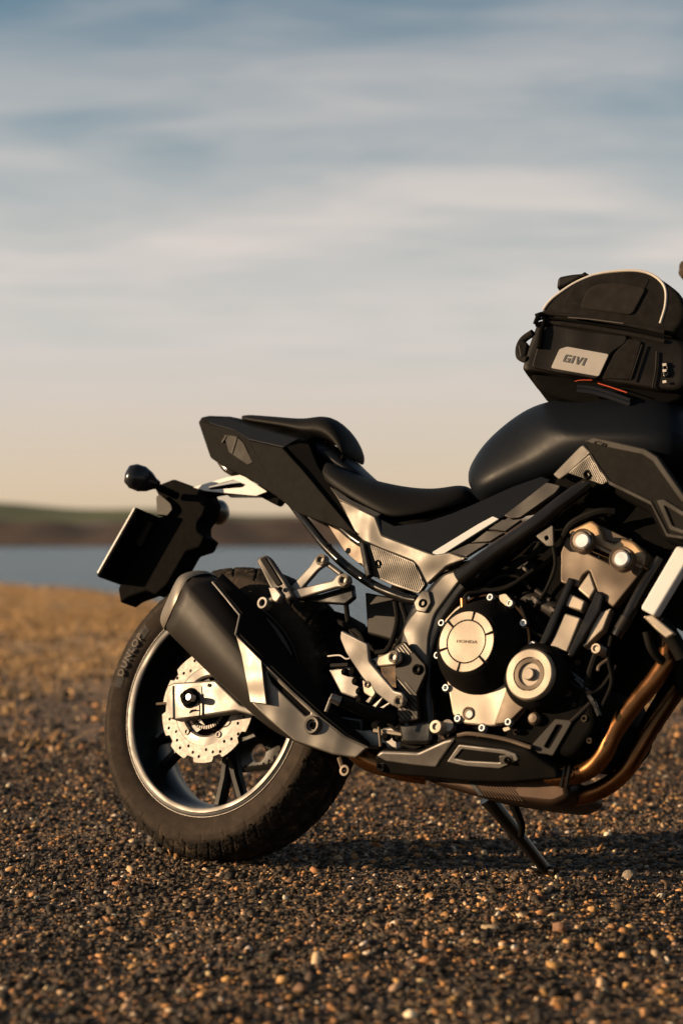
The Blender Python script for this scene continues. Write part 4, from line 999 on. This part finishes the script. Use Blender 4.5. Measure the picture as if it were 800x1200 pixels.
# cylinder head
hl = plane_lat((666, 622, .125), (754, 655, .125), (640, 760, .132))
head = plate('cylinder_head', [(664, 628), (672, 640), (722, 664), (754, 664), (748, 674), (718, 712), (702, 700), (690, 668), (682, 674), (676, 688), (656, 682), (656, 648)], hl, .05, 'bronze', bike, bevel=.003, rnd=.005)
hcv = plate('head_cover', [(665, 622), (692, 609), (701, 615), (706, 632), (720, 637), (728, 630), (742, 634), (755, 648), (755, 664), (722, 650), (690, 636), (668, 630)], (hl[0] + .004, hl[1], hl[2]), .20, 'gold', bike, bevel=.005, rnd=.006)
plate('cover_step', [(700, 614), (741, 634), (729, 631), (721, 637), (706, 632)], (hl[0] - .012, hl[1], hl[2]), .16, 'bronze', hcv, bevel=.002)
for x, y in ((682, 634), (728, 655)):
    lathe('cam_plug', (x, y, hl[0] + .004 + .0), [(.001, .010), (.0145, .010), (.0165, .007), (.0165, .004), (.0205, .006), (.0225, .004), (.0225, -.012)], 'bronze', hcv, 32)
    lathe('plug_cap', (x, y, hl[0] + .0145), [(.001, .003), (.012, .003), (.0145, .0005), (.0145, -.004)], 'bright', hcv, 28)
tube('head_seam', [(668, 630, .132), (694, 638, .132), (722, 652, .132), (752, 665, .132)], .0025, 'cast', hcv, n=8, k=1)
bl2 = plane_lat((666, 677, .128), (700, 693, .128), (640, 760, .138))
for q in ([(665, 676), (672, 678), (644, 745), (637, 757), (630, 754)], [(698, 691), (707, 696), (702, 716), (670, 770), (663, 768)]):
    rb = plate('block_rib', q, (bl2[0] + .008, bl2[1], bl2[2]), .03, 'frame', cyl, bevel=.004, rnd=.004)
for q in ([(661, 718), (680, 724), (664, 764), (643, 757)], [(667, 695), (685, 704), (681, 716), (661, 710)], [(700, 718), (716, 712), (706, 738), (682, 759)], [(676, 690), (690, 670), (697, 690), (690, 702)]):
    plate('block_panel', q, bl2, .02, 'cast', cyl, bevel=.003, rnd=.004)
tube('coolant_pipe', [(774, 655, .13), (752, 690, .135), (737, 718, .14), (722, 745, .14)], .010, 'frame', bike, n=14)
tube('pipe_end', [(734, 724, .141), (726, 738, .142)], .0112, 'muffler', bike, n=14)
lathe('pipe_union', (699, 760.5, .15), [(.004, .003), (.006, .006), (.0085, .006), (.0095, 0), (.0095, -.03)], 'cast', bike, 24)
tube('small_pipe', [(700, 786, .145), (702, 780, .145), (711, 773, .14)], .003, 'bronze', bike, n=8)
tube('throttle_body', [(615, 700, .09), (632, 707, .10), (652, 717, .10)], [.012, .016, .018], 'muffler', bike, n=16)
tube('injector', [(628, 692, .11), (645, 704, .11)], .006, 'muffler', bike, n=10)
trb = plate('frame_bracket', [(627, 628), (647, 615), (648, 640), (640, 640)], .158, .006, 'silver', bike, bevel=.001, holes=[[(637, 629), (641, 627), (643, 631), (639, 634)]])
for pts, r in (([(590, 672, .10), (612, 658, .11), (640, 640, .12)], .005), ([(596, 690, .09), (640, 660, .10), (660, 640, .10), (690, 606, .12), (715, 602, .12)], .006), ([(555, 690, .14), (590, 690, .13), (625, 668, .12)], .004), ([(660, 628, .12), (672, 612, .13), (700, 600, .13), (720, 600, .12)], .007), ([(560, 668, .13), (600, 640, .14), (626, 622, .14)], .004), ([(700, 760, .14), (690, 790, .13), (680, 830, .12)], .006)):
    tube('cable', pts, r, 'rubber_dark', bike, n=8)
plate('coil_box', [(600, 662), (622, 652), (630, 672), (608, 686)], .09, .04, 'muffler', bike, bevel=.003)
# wiring, clamps and small fittings round the engine
for pts, r in (([(566, 690, .135), (584, 676, .13), (606, 676, .12), (622, 690, .11)], .0035), ([(604, 700, .12), (612, 716, .14), (622, 738, .14), (640, 748, .135)], .003), ([(648, 640, .13), (650, 664, .13), (640, 690, .12), (626, 712, .12)], .0035),
               ([(716, 745, .14), (712, 770, .13), (716, 800, .12), (704, 830, .12)], .0035), ([(668, 800, .13), (690, 812, .13), (704, 806, .12), (722, 780, .12)], .004), ([(650, 850, .12), (668, 862, .12), (690, 862, .11), (700, 850, .11)], .003),
               ([(520, 862, .15), (530, 870, .14), (560, 872, .14)], .0035), ([(455, 848, .13), (470, 858, .13), (486, 852, .13), (498, 858, .13)], .004), ([(500, 870, .14), (486, 876, .13), (470, 872, .13)], .0035)):
    tube('cable', pts, r, 'rubber_dark', bike, n=8)
for (x, y, l, r) in ((664, 812, .128, .007), (684, 842, .127, .006), (672, 826, .127, .004), (690, 868, .126, .005), (676, 776, .127, .005), (604, 858, .127, .005), (560, 862, .127, .0045), (640, 862, .127, .005)):
    bolt(x, y, l, r, 'bronze', core)
for (x0, y0, x1, y1) in ((612, 664, 619, 671), (624, 700, 633, 707), (645, 712, 653, 719)):
    tube('hose_clamp', [(x0, y0, .118), ((x0 + x1) / 2, (y0 + y1) / 2, .125), (x1, y1, .118)], .0032, 'steel', bike, n=8)
for k in range(5):                                     # case ribs in the shade below the cylinder
    plate('case_rib', [(664 + k * 7, 786 + k * 9), (668 + k * 7, 785 + k * 9), (690 + k * 3, 802 + k * 9), (687 + k * 3, 804 + k * 9)], .131, .008, 'frame', core, bevel=.001, rnd=.001)
# rear brake lever bracket in front of the engine
brk = plate('lever_bracket', [(621, 874), (650, 842), (671, 844), (647, 886), (640, 884), (622, 882)], .130, .006, 'muffler', bike, bevel=.0015, rnd=.003, holes=[[(652, 849), (659, 850), (643, 877), (637, 875)]])
tube('lever_rod', [(668, 846, .128), (680, 835, .126), (691, 824, .122)], .0035, 'muffler', brk, n=8)
lathe('oil_switch', (625, 842, .135), [(.001, .006), (.008, .005), (.0115, 0), (.0115, -.008), (.005, -.02)], 'bronze', bike, 24)
tube('switch_lead', [(627, 842, .13), (640, 846, .12), (650, 850, .10)], .003, 'rubber_dark', bike, n=8)
tube('oil_line', [(536, 862, .15), (552, 860, .15), (590, 866, .145), (622, 876, .14)], .004, 'bronze', bike, n=8)

# --- rider and pillion foot rests
pegp = plate('peg_plate', [(462, 758), (473, 751), (498, 779), (499, 788), (488, 812), (490, 843), (467, 847), (463, 800)], .172, .010, 'muffler', bike, bevel=.002, rnd=.004)
ribs('ribs', [(464, 760), (473, 753), (484, 765), (470, 775), (464, 772)], .172, (.62, .78), 6, .8, 'silver', pegp)
ribs('ribs', [(464, 790), (488, 812), (489, 842), (467, 845)], .172, (.66, .75), 9, .8, 'silver', pegp)
bolt(488.5, 784.5, .174, .010, 'dark', pegp)
guard = plate('heel_guard', [(399, 739), (430, 755), (432, 775), (461, 810), (470, 812), (475, 821), (469, 830), (459, 827), (440, 812), (424, 794), (405, 765), (398, 748)], plane_lat((399, 739, .200), (430, 755, .205), (467, 822, .190)), .008, 'alu', bike, bevel=.0025, rnd=.004)
bolt(467.5, 822, .193, .0115, 'cast', guard)
arm = plate('guard_arm', [(432, 773), (452, 766), (461, 761), (469, 766), (469, 775), (461, 779), (436, 782)], .186, .010, 'cast', bike, bevel=.003, rnd=.006)
bolt(461, 770, .187, .011, 'cast', arm); bolt(437, 777, .187, .0055, 'frame', arm)
plate('guard_foot', [(424, 796), (436, 803), (440, 812), (436, 818), (426, 812)], .186, .008, 'cast', guard, bevel=.002); bolt(430, 802, .187, .0065, 'cast', guard)
for q in ([(437, 812), (441, 809), (432, 824), (428, 822)], [(446, 818), (450, 815), (440, 829), (436, 827)], [(455, 823), (459, 822), (449, 830), (445, 829)]):
    plate('guard_fin', q, .184, .008, 'alu', guard, bevel=.001, rnd=.001)
mc = plate('master_cylinder', [(385, 785), (410, 781), (421, 796), (420, 815), (415, 818), (399, 812)], .150, .02, 'alu', bike, bevel=.003, rnd=.003)
tube('brake_hose', [(384, 769, .15), (398, 768, .155), (408, 772, .155), (425, 760, .15)], .0016, 'piping', mc, n=6)
for (x, y, r) in ((403, 787, .007), (413, 787, .009), (416, 798, .008), (420, 810, .007), (421, 820, .008)):
    lathe('fitting', (x, y, .165), [(.001, .004), (r * .6, .004), (r, 0), (r, -.02)], 'dark', mc, 16)
tube('fluid_pipe', [(388, 780, .16), (408, 779, .16)], .004, 'muffler', mc, n=8)
peg = tube('footpeg', [(462, 842, .16), (430, 834, .20), (400, 822, .25)], [.012, .0115, .010], 'rubber_dark', bike, n=14)
tube('peg_tip', [(398, 822, .252), (387, 817, .265)], [.0095, .008], 'alu', peg, n=14); tube('peg_feeler', [(388, 818, .262), (382, 834, .262)], .0035, 'alu', peg, n=8)
tube('brake_pedal', [(468, 850, .14), (486, 862, .14), (500, 866, .14)], .007, 'dark', bike, n=10)
for (x, y, r) in ((440, 852, .012), (452, 862, .010), (465, 862, .012), (448, 875, .008), (474, 868, .01)):
    lathe('linkage', (x, y, .12), [(.001, .004), (r * .6, .004), (r, 0), (r, -.04)], 'dark', bike, 16)
tube('linkage_rod', [(438, 856, .13), (455, 858, .13), (482, 862, .13)], .004, 'cast', bike, n=8); tube('linkage_rod', [(444, 852, .14), (446, 875, .14)], .003, 'bronze', bike, n=8)
# pillion
pb = plate('pillion_bracket', [(370, 652), (376, 648), (383, 652), (383, 660), (372, 668), (352, 691), (342, 692), (338, 690), (362, 664)], .165, .010, 'alu', bike, bevel=.003, rnd=.004)
pb2 = plate('pillion_bracket', [(394, 674), (402, 671), (409, 675), (410, 682), (404, 688), (395, 688), (350, 701), (340, 698), (343, 691), (390, 680)], .172, .012, 'alu', bike, bevel=.003, rnd=.004)
bolt(376, 656, .167, .0115, 'cast', pb); bolt(402.5, 680, .174, .012, 'cast', pb2)
tube('bracket_link', [(384, 661, .155), (400, 673, .16)], .0055, 'silver', pb2, n=10)
plate('bracket_brace', [(395, 690), (412, 684), (414, 700), (404, 708), (370, 706), (345, 702), (375, 696)], .150, .014, 'frame', pb2, bevel=.003)
pg = plate('pillion_peg', [(300, 657), (303, 653), (311, 650), (316, 654), (333, 680), (343, 698), (337, 703), (318, 692), (314, 684)], .185, .016, 'silver', bike, bevel=.004, rnd=.005)
plate('peg_rubber', [(304, 655), (310, 652), (330, 684), (324, 687)], .188, .006, 'rubber_dark', pg, bevel=.0015)
plate('peg_knuckle', [(314, 688), (322, 687), (330, 697), (324, 706), (319, 704)], .192, .02, 'alu', pg, bevel=.003); bolt(328, 690, .193, .0045, 'frame', pg)
lathe('peg_ring', (309, 707, .185), [(.006, .002), (.0075, .006), (.0115, .006), (.0125, .002), (.0125, -.012)], 'alu', pg, 28, close=False)
tube('ring_stem', [(316, 705, .18), (322, 701, .18)], .007, 'silver', pg, n=10)
flip(pb); flip(pb2)

# --- side stand (far side)
foot = gpt(641, 1024); foot = M3I @ (Vector((foot.x, foot.y, .004)) - BASE)
ss = tube_l('side_stand', [V(570, 935, -.10), V(590, 958, -.13) * .5 + (V(570, 935, -.10) + (foot - V(570, 935, -.10)) * .3) * .5, foot], [.017, .0145, .011], 'frame', bike, n=14)
tube_l('stand_foot', [foot + Vector((-.03, .0, .006)), foot + Vector((.02, -.004, .003))], .010, 'frame', ss, n=10)
tube('stand_spring', [(598, 936, -.085), (605, 952, -.095), (611, 968, -.105), (610, 980, -.115)], [.009, .008, .007, .006], 'dark', ss, n=10)

# --- radiator, front end (mostly beyond the picture's edge)
rdl = .165
rdt = plate('radiator', [(793, 640), (812, 646), (767, 721), (751, 713)], rdl - .02, .29, 'dark', bike, bevel=.004, rnd=.006)
for q_ in (rdl, -.125): plate('side_tank', [(792, 639), (812, 645), (766, 722), (749, 713)], q_, .022, 'white', rdt, bevel=.004, rnd=.006)
plate('radiator_mount', [(752, 722), (764, 720), (790, 742), (780, 748), (768, 738)], .15, .012, 'cast', bike, bevel=.003)
for pts, r in (([(770, 728, .14), (784, 742, .12), (800, 770, .10)], .014), ([(757, 740, .13), (763, 760, .12), (775, 775, .10)], .008), ([(800, 750, .06), (795, 790, .05), (812, 815, .03)], .016)):
    tube('radiator_hose', pts, r, 'rubber_dark', bike, n=12)
plate('engine_guard', [(764, 748), (800, 760), (812, 800), (795, 818), (770, 840), (745, 880), (735, 900), (728, 890), (752, 840), (775, 800), (770, 775)], -.06, .012, 'dark', bike, bevel=.003)
STEER = rad(31); sa = Vector((-math.sin(rad(25.5)), 0, math.cos(rad(25.5)))); sp0 = Vector((1.432, 0, 0))
ST = Matrix.Translation(sp0) @ Matrix.Rotation(STEER, 4, sa) @ Matrix.Translation(-sp0)
fw, fty = make_wheel(None, ST @ Matrix.Translation((1.33, 0, .300)), narrow=.75, front=True)
def st(p): return ST @ Vector(p)
ax1 = sa
for s in (-1, 1):
    lo = Vector((1.33, s * .105, .30)); hi = lo + sa * .62
    tube_l('fork_leg', [st(lo - sa * .03), st(lo + sa * .30)], .029, 'frame', bike, n=20); tube_l('fork_tube', [st(lo + sa * .28), st(hi)], .0205, 'bronze', bike, n=20)
for z, w in ((.60, .028), (.44, .034)):
    c = Vector((1.33, 0, .30)) + sa * z
    tube_l('fork_clamp', [st(c + Vector((-.01, -.13, 0))), st(c + Vector((-.06, 0, 0))), st(c + Vector((-.01, .13, 0)))], w * .7, 'frame', bike, n=12)
tube_l('steering_head', [(.99, 0, .70), (.94, 0, .84)], .035, 'frame', bike, n=20)
hbc = Vector((1.33, 0, .30)) + sa * .702 + Vector((.012, 0, 0))
hbp = [(-.14, -.34, .06), (-.06, -.22, .07), (0, -.10, .03), (0, 0, .02), (0, .10, .03), (-.06, .22, .07), (-.14, .34, .06)]
tube_l('handlebar', [st(hbc + Vector(p)) for p in hbp], .0125, 'frame', bike, n=14)
for s in (-1, 1):
    tube_l('grip', [st(hbc + Vector((-.075, s * .25, .068))), st(hbc + Vector((-.14, s * .350, .060)))], .017, 'rubber_dark', bike, n=16)
    tube_l('bar_end', [st(hbc + Vector((-.137, s * .346, .060))), st(hbc + Vector((-.143, s * .362, .0595)))], [.0165, .0135], 'bronze', bike, n=16)
    mp = hbc + Vector((-.03, s * .29, .26))
    stk = tube_l('mirror_stalk', [st(hbc + Vector((-.05, s * .20, .07))), st(hbc + Vector((.0, s * .24, .17))), st(mp)], .006, 'dark', bike, n=10)
    vs, fs = [], []
    for (d, k) in ((-.022, .72), (-.012, 1.0), (.012, .9), (.03, .45)):
        for i in range(24):
            a = i / 24 * 6.2832; ex = abs(math.cos(a)) ** .7 * math.copysign(1, math.cos(a)); ez = abs(math.sin(a)) ** .7 * math.copysign(1, math.sin(a))
            vs.append(st(mp + Vector((d, ex * .075 * k + s * .02, ez * .045 * k + .03))))
    for i in range(3):
        for j in range(24): fs.append((i * 24 + j, i * 24 + (j + 1) % 24, (i + 1) * 24 + (j + 1) % 24, (i + 1) * 24 + j))
    fs.append(tuple(range(24))); fs.append(tuple(range(72, 96)))
    raw('mirror', vs, fs, 'plastic_gloss', stk, 50)
hlc = Vector((1.33, 0, .30)) + sa * .50 + Vector((.10, 0, 0)); vs, fs = [], []
for (d, wy, hz_, dz) in ((-.12, .06, .07, .02), (-.04, .10, .11, .0), (.03, .105, .10, -.01), (.07, .075, .07, -.03), (.085, .04, .04, -.035)):
    for i in range(20):
        a = i / 20 * 6.2832; vs.append(st(hlc + Vector((d, math.cos(a) * wy, math.sin(a) * hz_ + dz))))
for i in range(4):
    for j in range(20): fs.append((i * 20 + j, i * 20 + (j + 1) % 20, (i + 1) * 20 + (j + 1) % 20, (i + 1) * 20 + j))
fs.append(tuple(range(20))); fs.append(tuple(range(80, 100)))
raw('headlamp', vs, fs, 'plastic_gloss', bike, 50)
q = arc_shell('mudguard', .305, .062, 150, 35, .004, 'plastic', bike, c=Vector((0, 0, 0)))
q.matrix_local = ST @ Matrix.Translation((1.33, 0, .300))

# ------------------------------------------------------------------ tank bag
bag = bpy.data.objects.new('tank_bag', None); COL.objects.link(bag)
bag.matrix_world = Matrix.Translation(BASE) @ M3.to_4x4()
tag(bag, 'black fabric tank bag with pale piping and silver logo patch on the fuel tank', 'bag')
BGL = plane_lat((612, 430, .125), (745, 450, .085), (640, 365, .120))
def bl_(d): return (BGL[0] + d, BGL[1], BGL[2])
def pillow(name, near, inset, depth, m, parent, rnd=10, top_in=0.0):
    """soft box: traced near face, bulging sides, back face depth behind it"""
    out = []
    n_ = len(near)
    cen = (sum(p[0] for p in near) / n_, sum(p[1] for p in near) / n_)
    pts = [tuple(p) for p in near]
    # resample with rounded corners
    q = rounded(pts, rnd); k = len(q)
    rings = []
    for (d, s) in ((-.000, .90), (-.002, .965), (-.008, .99), (-.030, 1.0), (-depth * .5, 1.02), (-depth + .03, 1.0), (-depth + .008, .96), (-depth, .8)):
        lat = bl_(d); ring_ = []
        base = [V(x, y, bl_(0)) for x, y in q]; c = sum(base, Vector()) / k
        nrm = Vector((-BGL[1], -1, -BGL[2])).normalized()
        for b_ in base: ring_.append(c + (b_ - c) * s + nrm * (d - inset))
        rings.append(ring_)
    vs = [p for r in rings for p in r]; fs = []
    for i in range(len(rings) - 1):
        for j in range(k): fs.append((i * k + j, i * k + (j + 1) % k, (i + 1) * k + (j + 1) % k, (i + 1) * k + j))
    fs.append(tuple(range(k))); fs.append(tuple(range((len(rings) - 1) * k, len(rings) * k)))
    return raw(name, vs, fs, m, parent, 60)
body = pillow('bag_body', [(610, 430), (616, 408), (627, 378), (638, 372), (700, 378), (778, 394), (808, 400), (806, 456), (775, 457), (745, 452), (700, 445), (646, 437), (612, 434)], 0, .22, 'vinyl', bag, rnd=18)
pillow('bag_base', [(614, 428), (700, 438), (806, 446), (800, 462), (770, 472), (700, 474), (645, 461), (620, 447)], .022, .19, 'dark', bag, rnd=20)  # shade on the bag's underside, put in as a darker colour than the body
lid = pillow('bag_lid', [(630, 374), (634, 360), (648, 344), (671, 329), (697, 318), (729, 314), (757, 316), (778, 328), (800, 345), (806, 372), (790, 392), (776, 390), (700, 376)], 0, .20, 'cloth', bag, rnd=14)
up = .002
def seam(pts, r, m, parent, name, lift=.003, k=5): return tube(name, [(x, y, bl_(lift)) for x, y in pts], r, m, parent, n=8, k=k)
seam([(636, 363), (642, 354.5), (652, 345.5), (674, 331), (700, 321), (734, 317), (756, 319), (771, 327), (779, 339), (779, 358), (773, 379)], .0026, 'piping', lid, 'piping', .0)
plate('pocket', [(678, 360), (687, 340), (698, 333), (722, 331), (757, 337), (740, 369), (712, 365)], bl_(.004), .006, 'cloth_pocket', lid, bevel=.002, rnd=.01)
plate('pocket_panel', [(658, 356), (672, 333), (700, 323), (745, 322), (762, 326), (742, 369), (690, 362)], bl_(.001), .008, 'cloth', lid, bevel=.003, rnd=.008)
# zip band with two tapes
for dy, r, m in ((0, .0042, 'cloth'), (6, .0022, 'dark'), (11, .0042, 'cloth')):
    seam([(627, 370 + dy), (640, 367 + dy), (670, 370 + dy), (710, 376 + dy), (745, 382 + dy), (778, 389 + dy)], r, m, body, 'zip_tape' if r > .003 else 'zip', .004)
seam([(665, 372), (690, 374), (730, 379)], .0012, 'steel', body, 'zip_teeth', .008)
plate('zip_pocket', [(634, 388), (645, 380), (690, 388), (735, 393), (733, 402), (716, 413), (700, 444), (650, 436), (622, 430)], bl_(.006), .010, 'vinyl', body, bevel=.003, rnd=.008)
plate('fabric_panel', [(735, 396), (752, 400), (738, 445), (704, 443), (718, 415)], bl_(.005), .010, 'cloth', body, bevel=.003, rnd=.006)
seam([(752, 404), (745, 425), (738, 446)], .0018, 'vinyl', body, 'seam_line', .007); seam([(769, 412), (768, 432), (764, 455)], .0018, 'vinyl', body, 'seam_line', .004)
pt = plate('logo_patch', [(655, 409), (664, 406), (713, 415), (701, 441), (645, 431)], bl_(.009), .004, 'patch', body, bevel=.0008, rnd=.004)
# the logo's letters, cut as blocks
LO = V(674, 422, bl_(.0096)); LX = (V(690, 425.2, bl_(.0096)) - LO).normalized(); LN = Vector((-BGL[1], -1, -BGL[2])).normalized(); LY = LN.cross(LX)
def glyph(polys):
    for outs in polys:
        me = fill2d(outs, .0006, .00008)
        for v in me.vertices: v.co = LO + LX * (v.co.x + v.co.y * .12) + LY * v.co.y + LN * v.co.z
        link('logo_letter', me, 'print', pt)
h = .0078
def box2(x0, y0, x1, y1): return [(x0, y0), (x1, y0), (x1, y1), (x0, y1)]
G_ = [(-.0225, -h), (-.0105, -h), (-.0105, .0012), (-.0165, .0012), (-.0165, -.0022), (-.0140, -.0022), (-.0140, -.0045), (-.0195, -.0045), (-.0195, .0042), (-.0105, .0042), (-.0120, h), (-.0215, h), (-.0235, .005), (-.0235, -.006)]
V_ = [(-.0005, h), (.0032, h), (.0062, -.003), (.0092, h), (.0130, h), (.0080, -h), (.0044, -h)]
glyph([[G_], [box2(-.0078, -h, -.0036, h)], [V_], [box2(.0152, -h, .0194, h)]])
# handle stub, buckles, straps, base ring
plate('handle', [(651, 338), (653, 324), (668, 321), (690, 319), (676, 328), (660, 336)], bl_(-.05), .05, 'vinyl', lid, bevel=.006, rnd=.008)
st_ = tube('side_strap', [(618, 422, bl_(-.004)), (609, 418, bl_(-.012)), (608, 408, bl_(-.014)), (613, 398, bl_(-.012)), (624, 390, bl_(-.004))], .0075, 'cloth', body, n=10)
plate('strap_buckle', [(606, 404), (612, 398), (618, 402), (616, 416), (609, 420)], bl_(.0), .02, 'vinyl', body, bevel=.003)
tube('zip_pull', [(638, 374, bl_(.010)), (634, 388, bl_(.013)), (631, 408, bl_(.012))], [.003, .005, .0055], 'dark', body, n=8)
tube('zip_pull', [(634, 368, bl_(.008)), (630, 372, bl_(.012)), (626, 380, bl_(.010))], [.004, .005, .004], 'dark', body, n=8)
plate('buckle', [(775, 424), (781, 423), (783, 440), (777, 442)], bl_(.006), .006, 'frame', body, bevel=.001, holes=[[(777, 428), (780, 428), (781, 437), (778, 438)]])
for y in (426, 433, 446): plate('buckle_stitch', [(775.5, y), (780, y - .5), (780.3, y + 2.5), (776, y + 3)], bl_(.0085), .002, 'piping', body, bevel=.0004, rnd=0)
# red trimmed quick-lock ring under the bag
seam([(673, 447), (680, 445.5), (693, 445.5)], .0009, 'red', body, 'red_trim', .006); seam([(700, 449), (716, 454), (734, 460)], .0011, 'red', body, 'red_trim', .004)
for dy, r in ((5, .004), (10, .005)):
    seam([(676, 448 + dy), (695, 450 + dy), (716, 456 + dy), (738, 464 + dy)], r, 'plastic_gloss', body, 'lock_ring', .002)
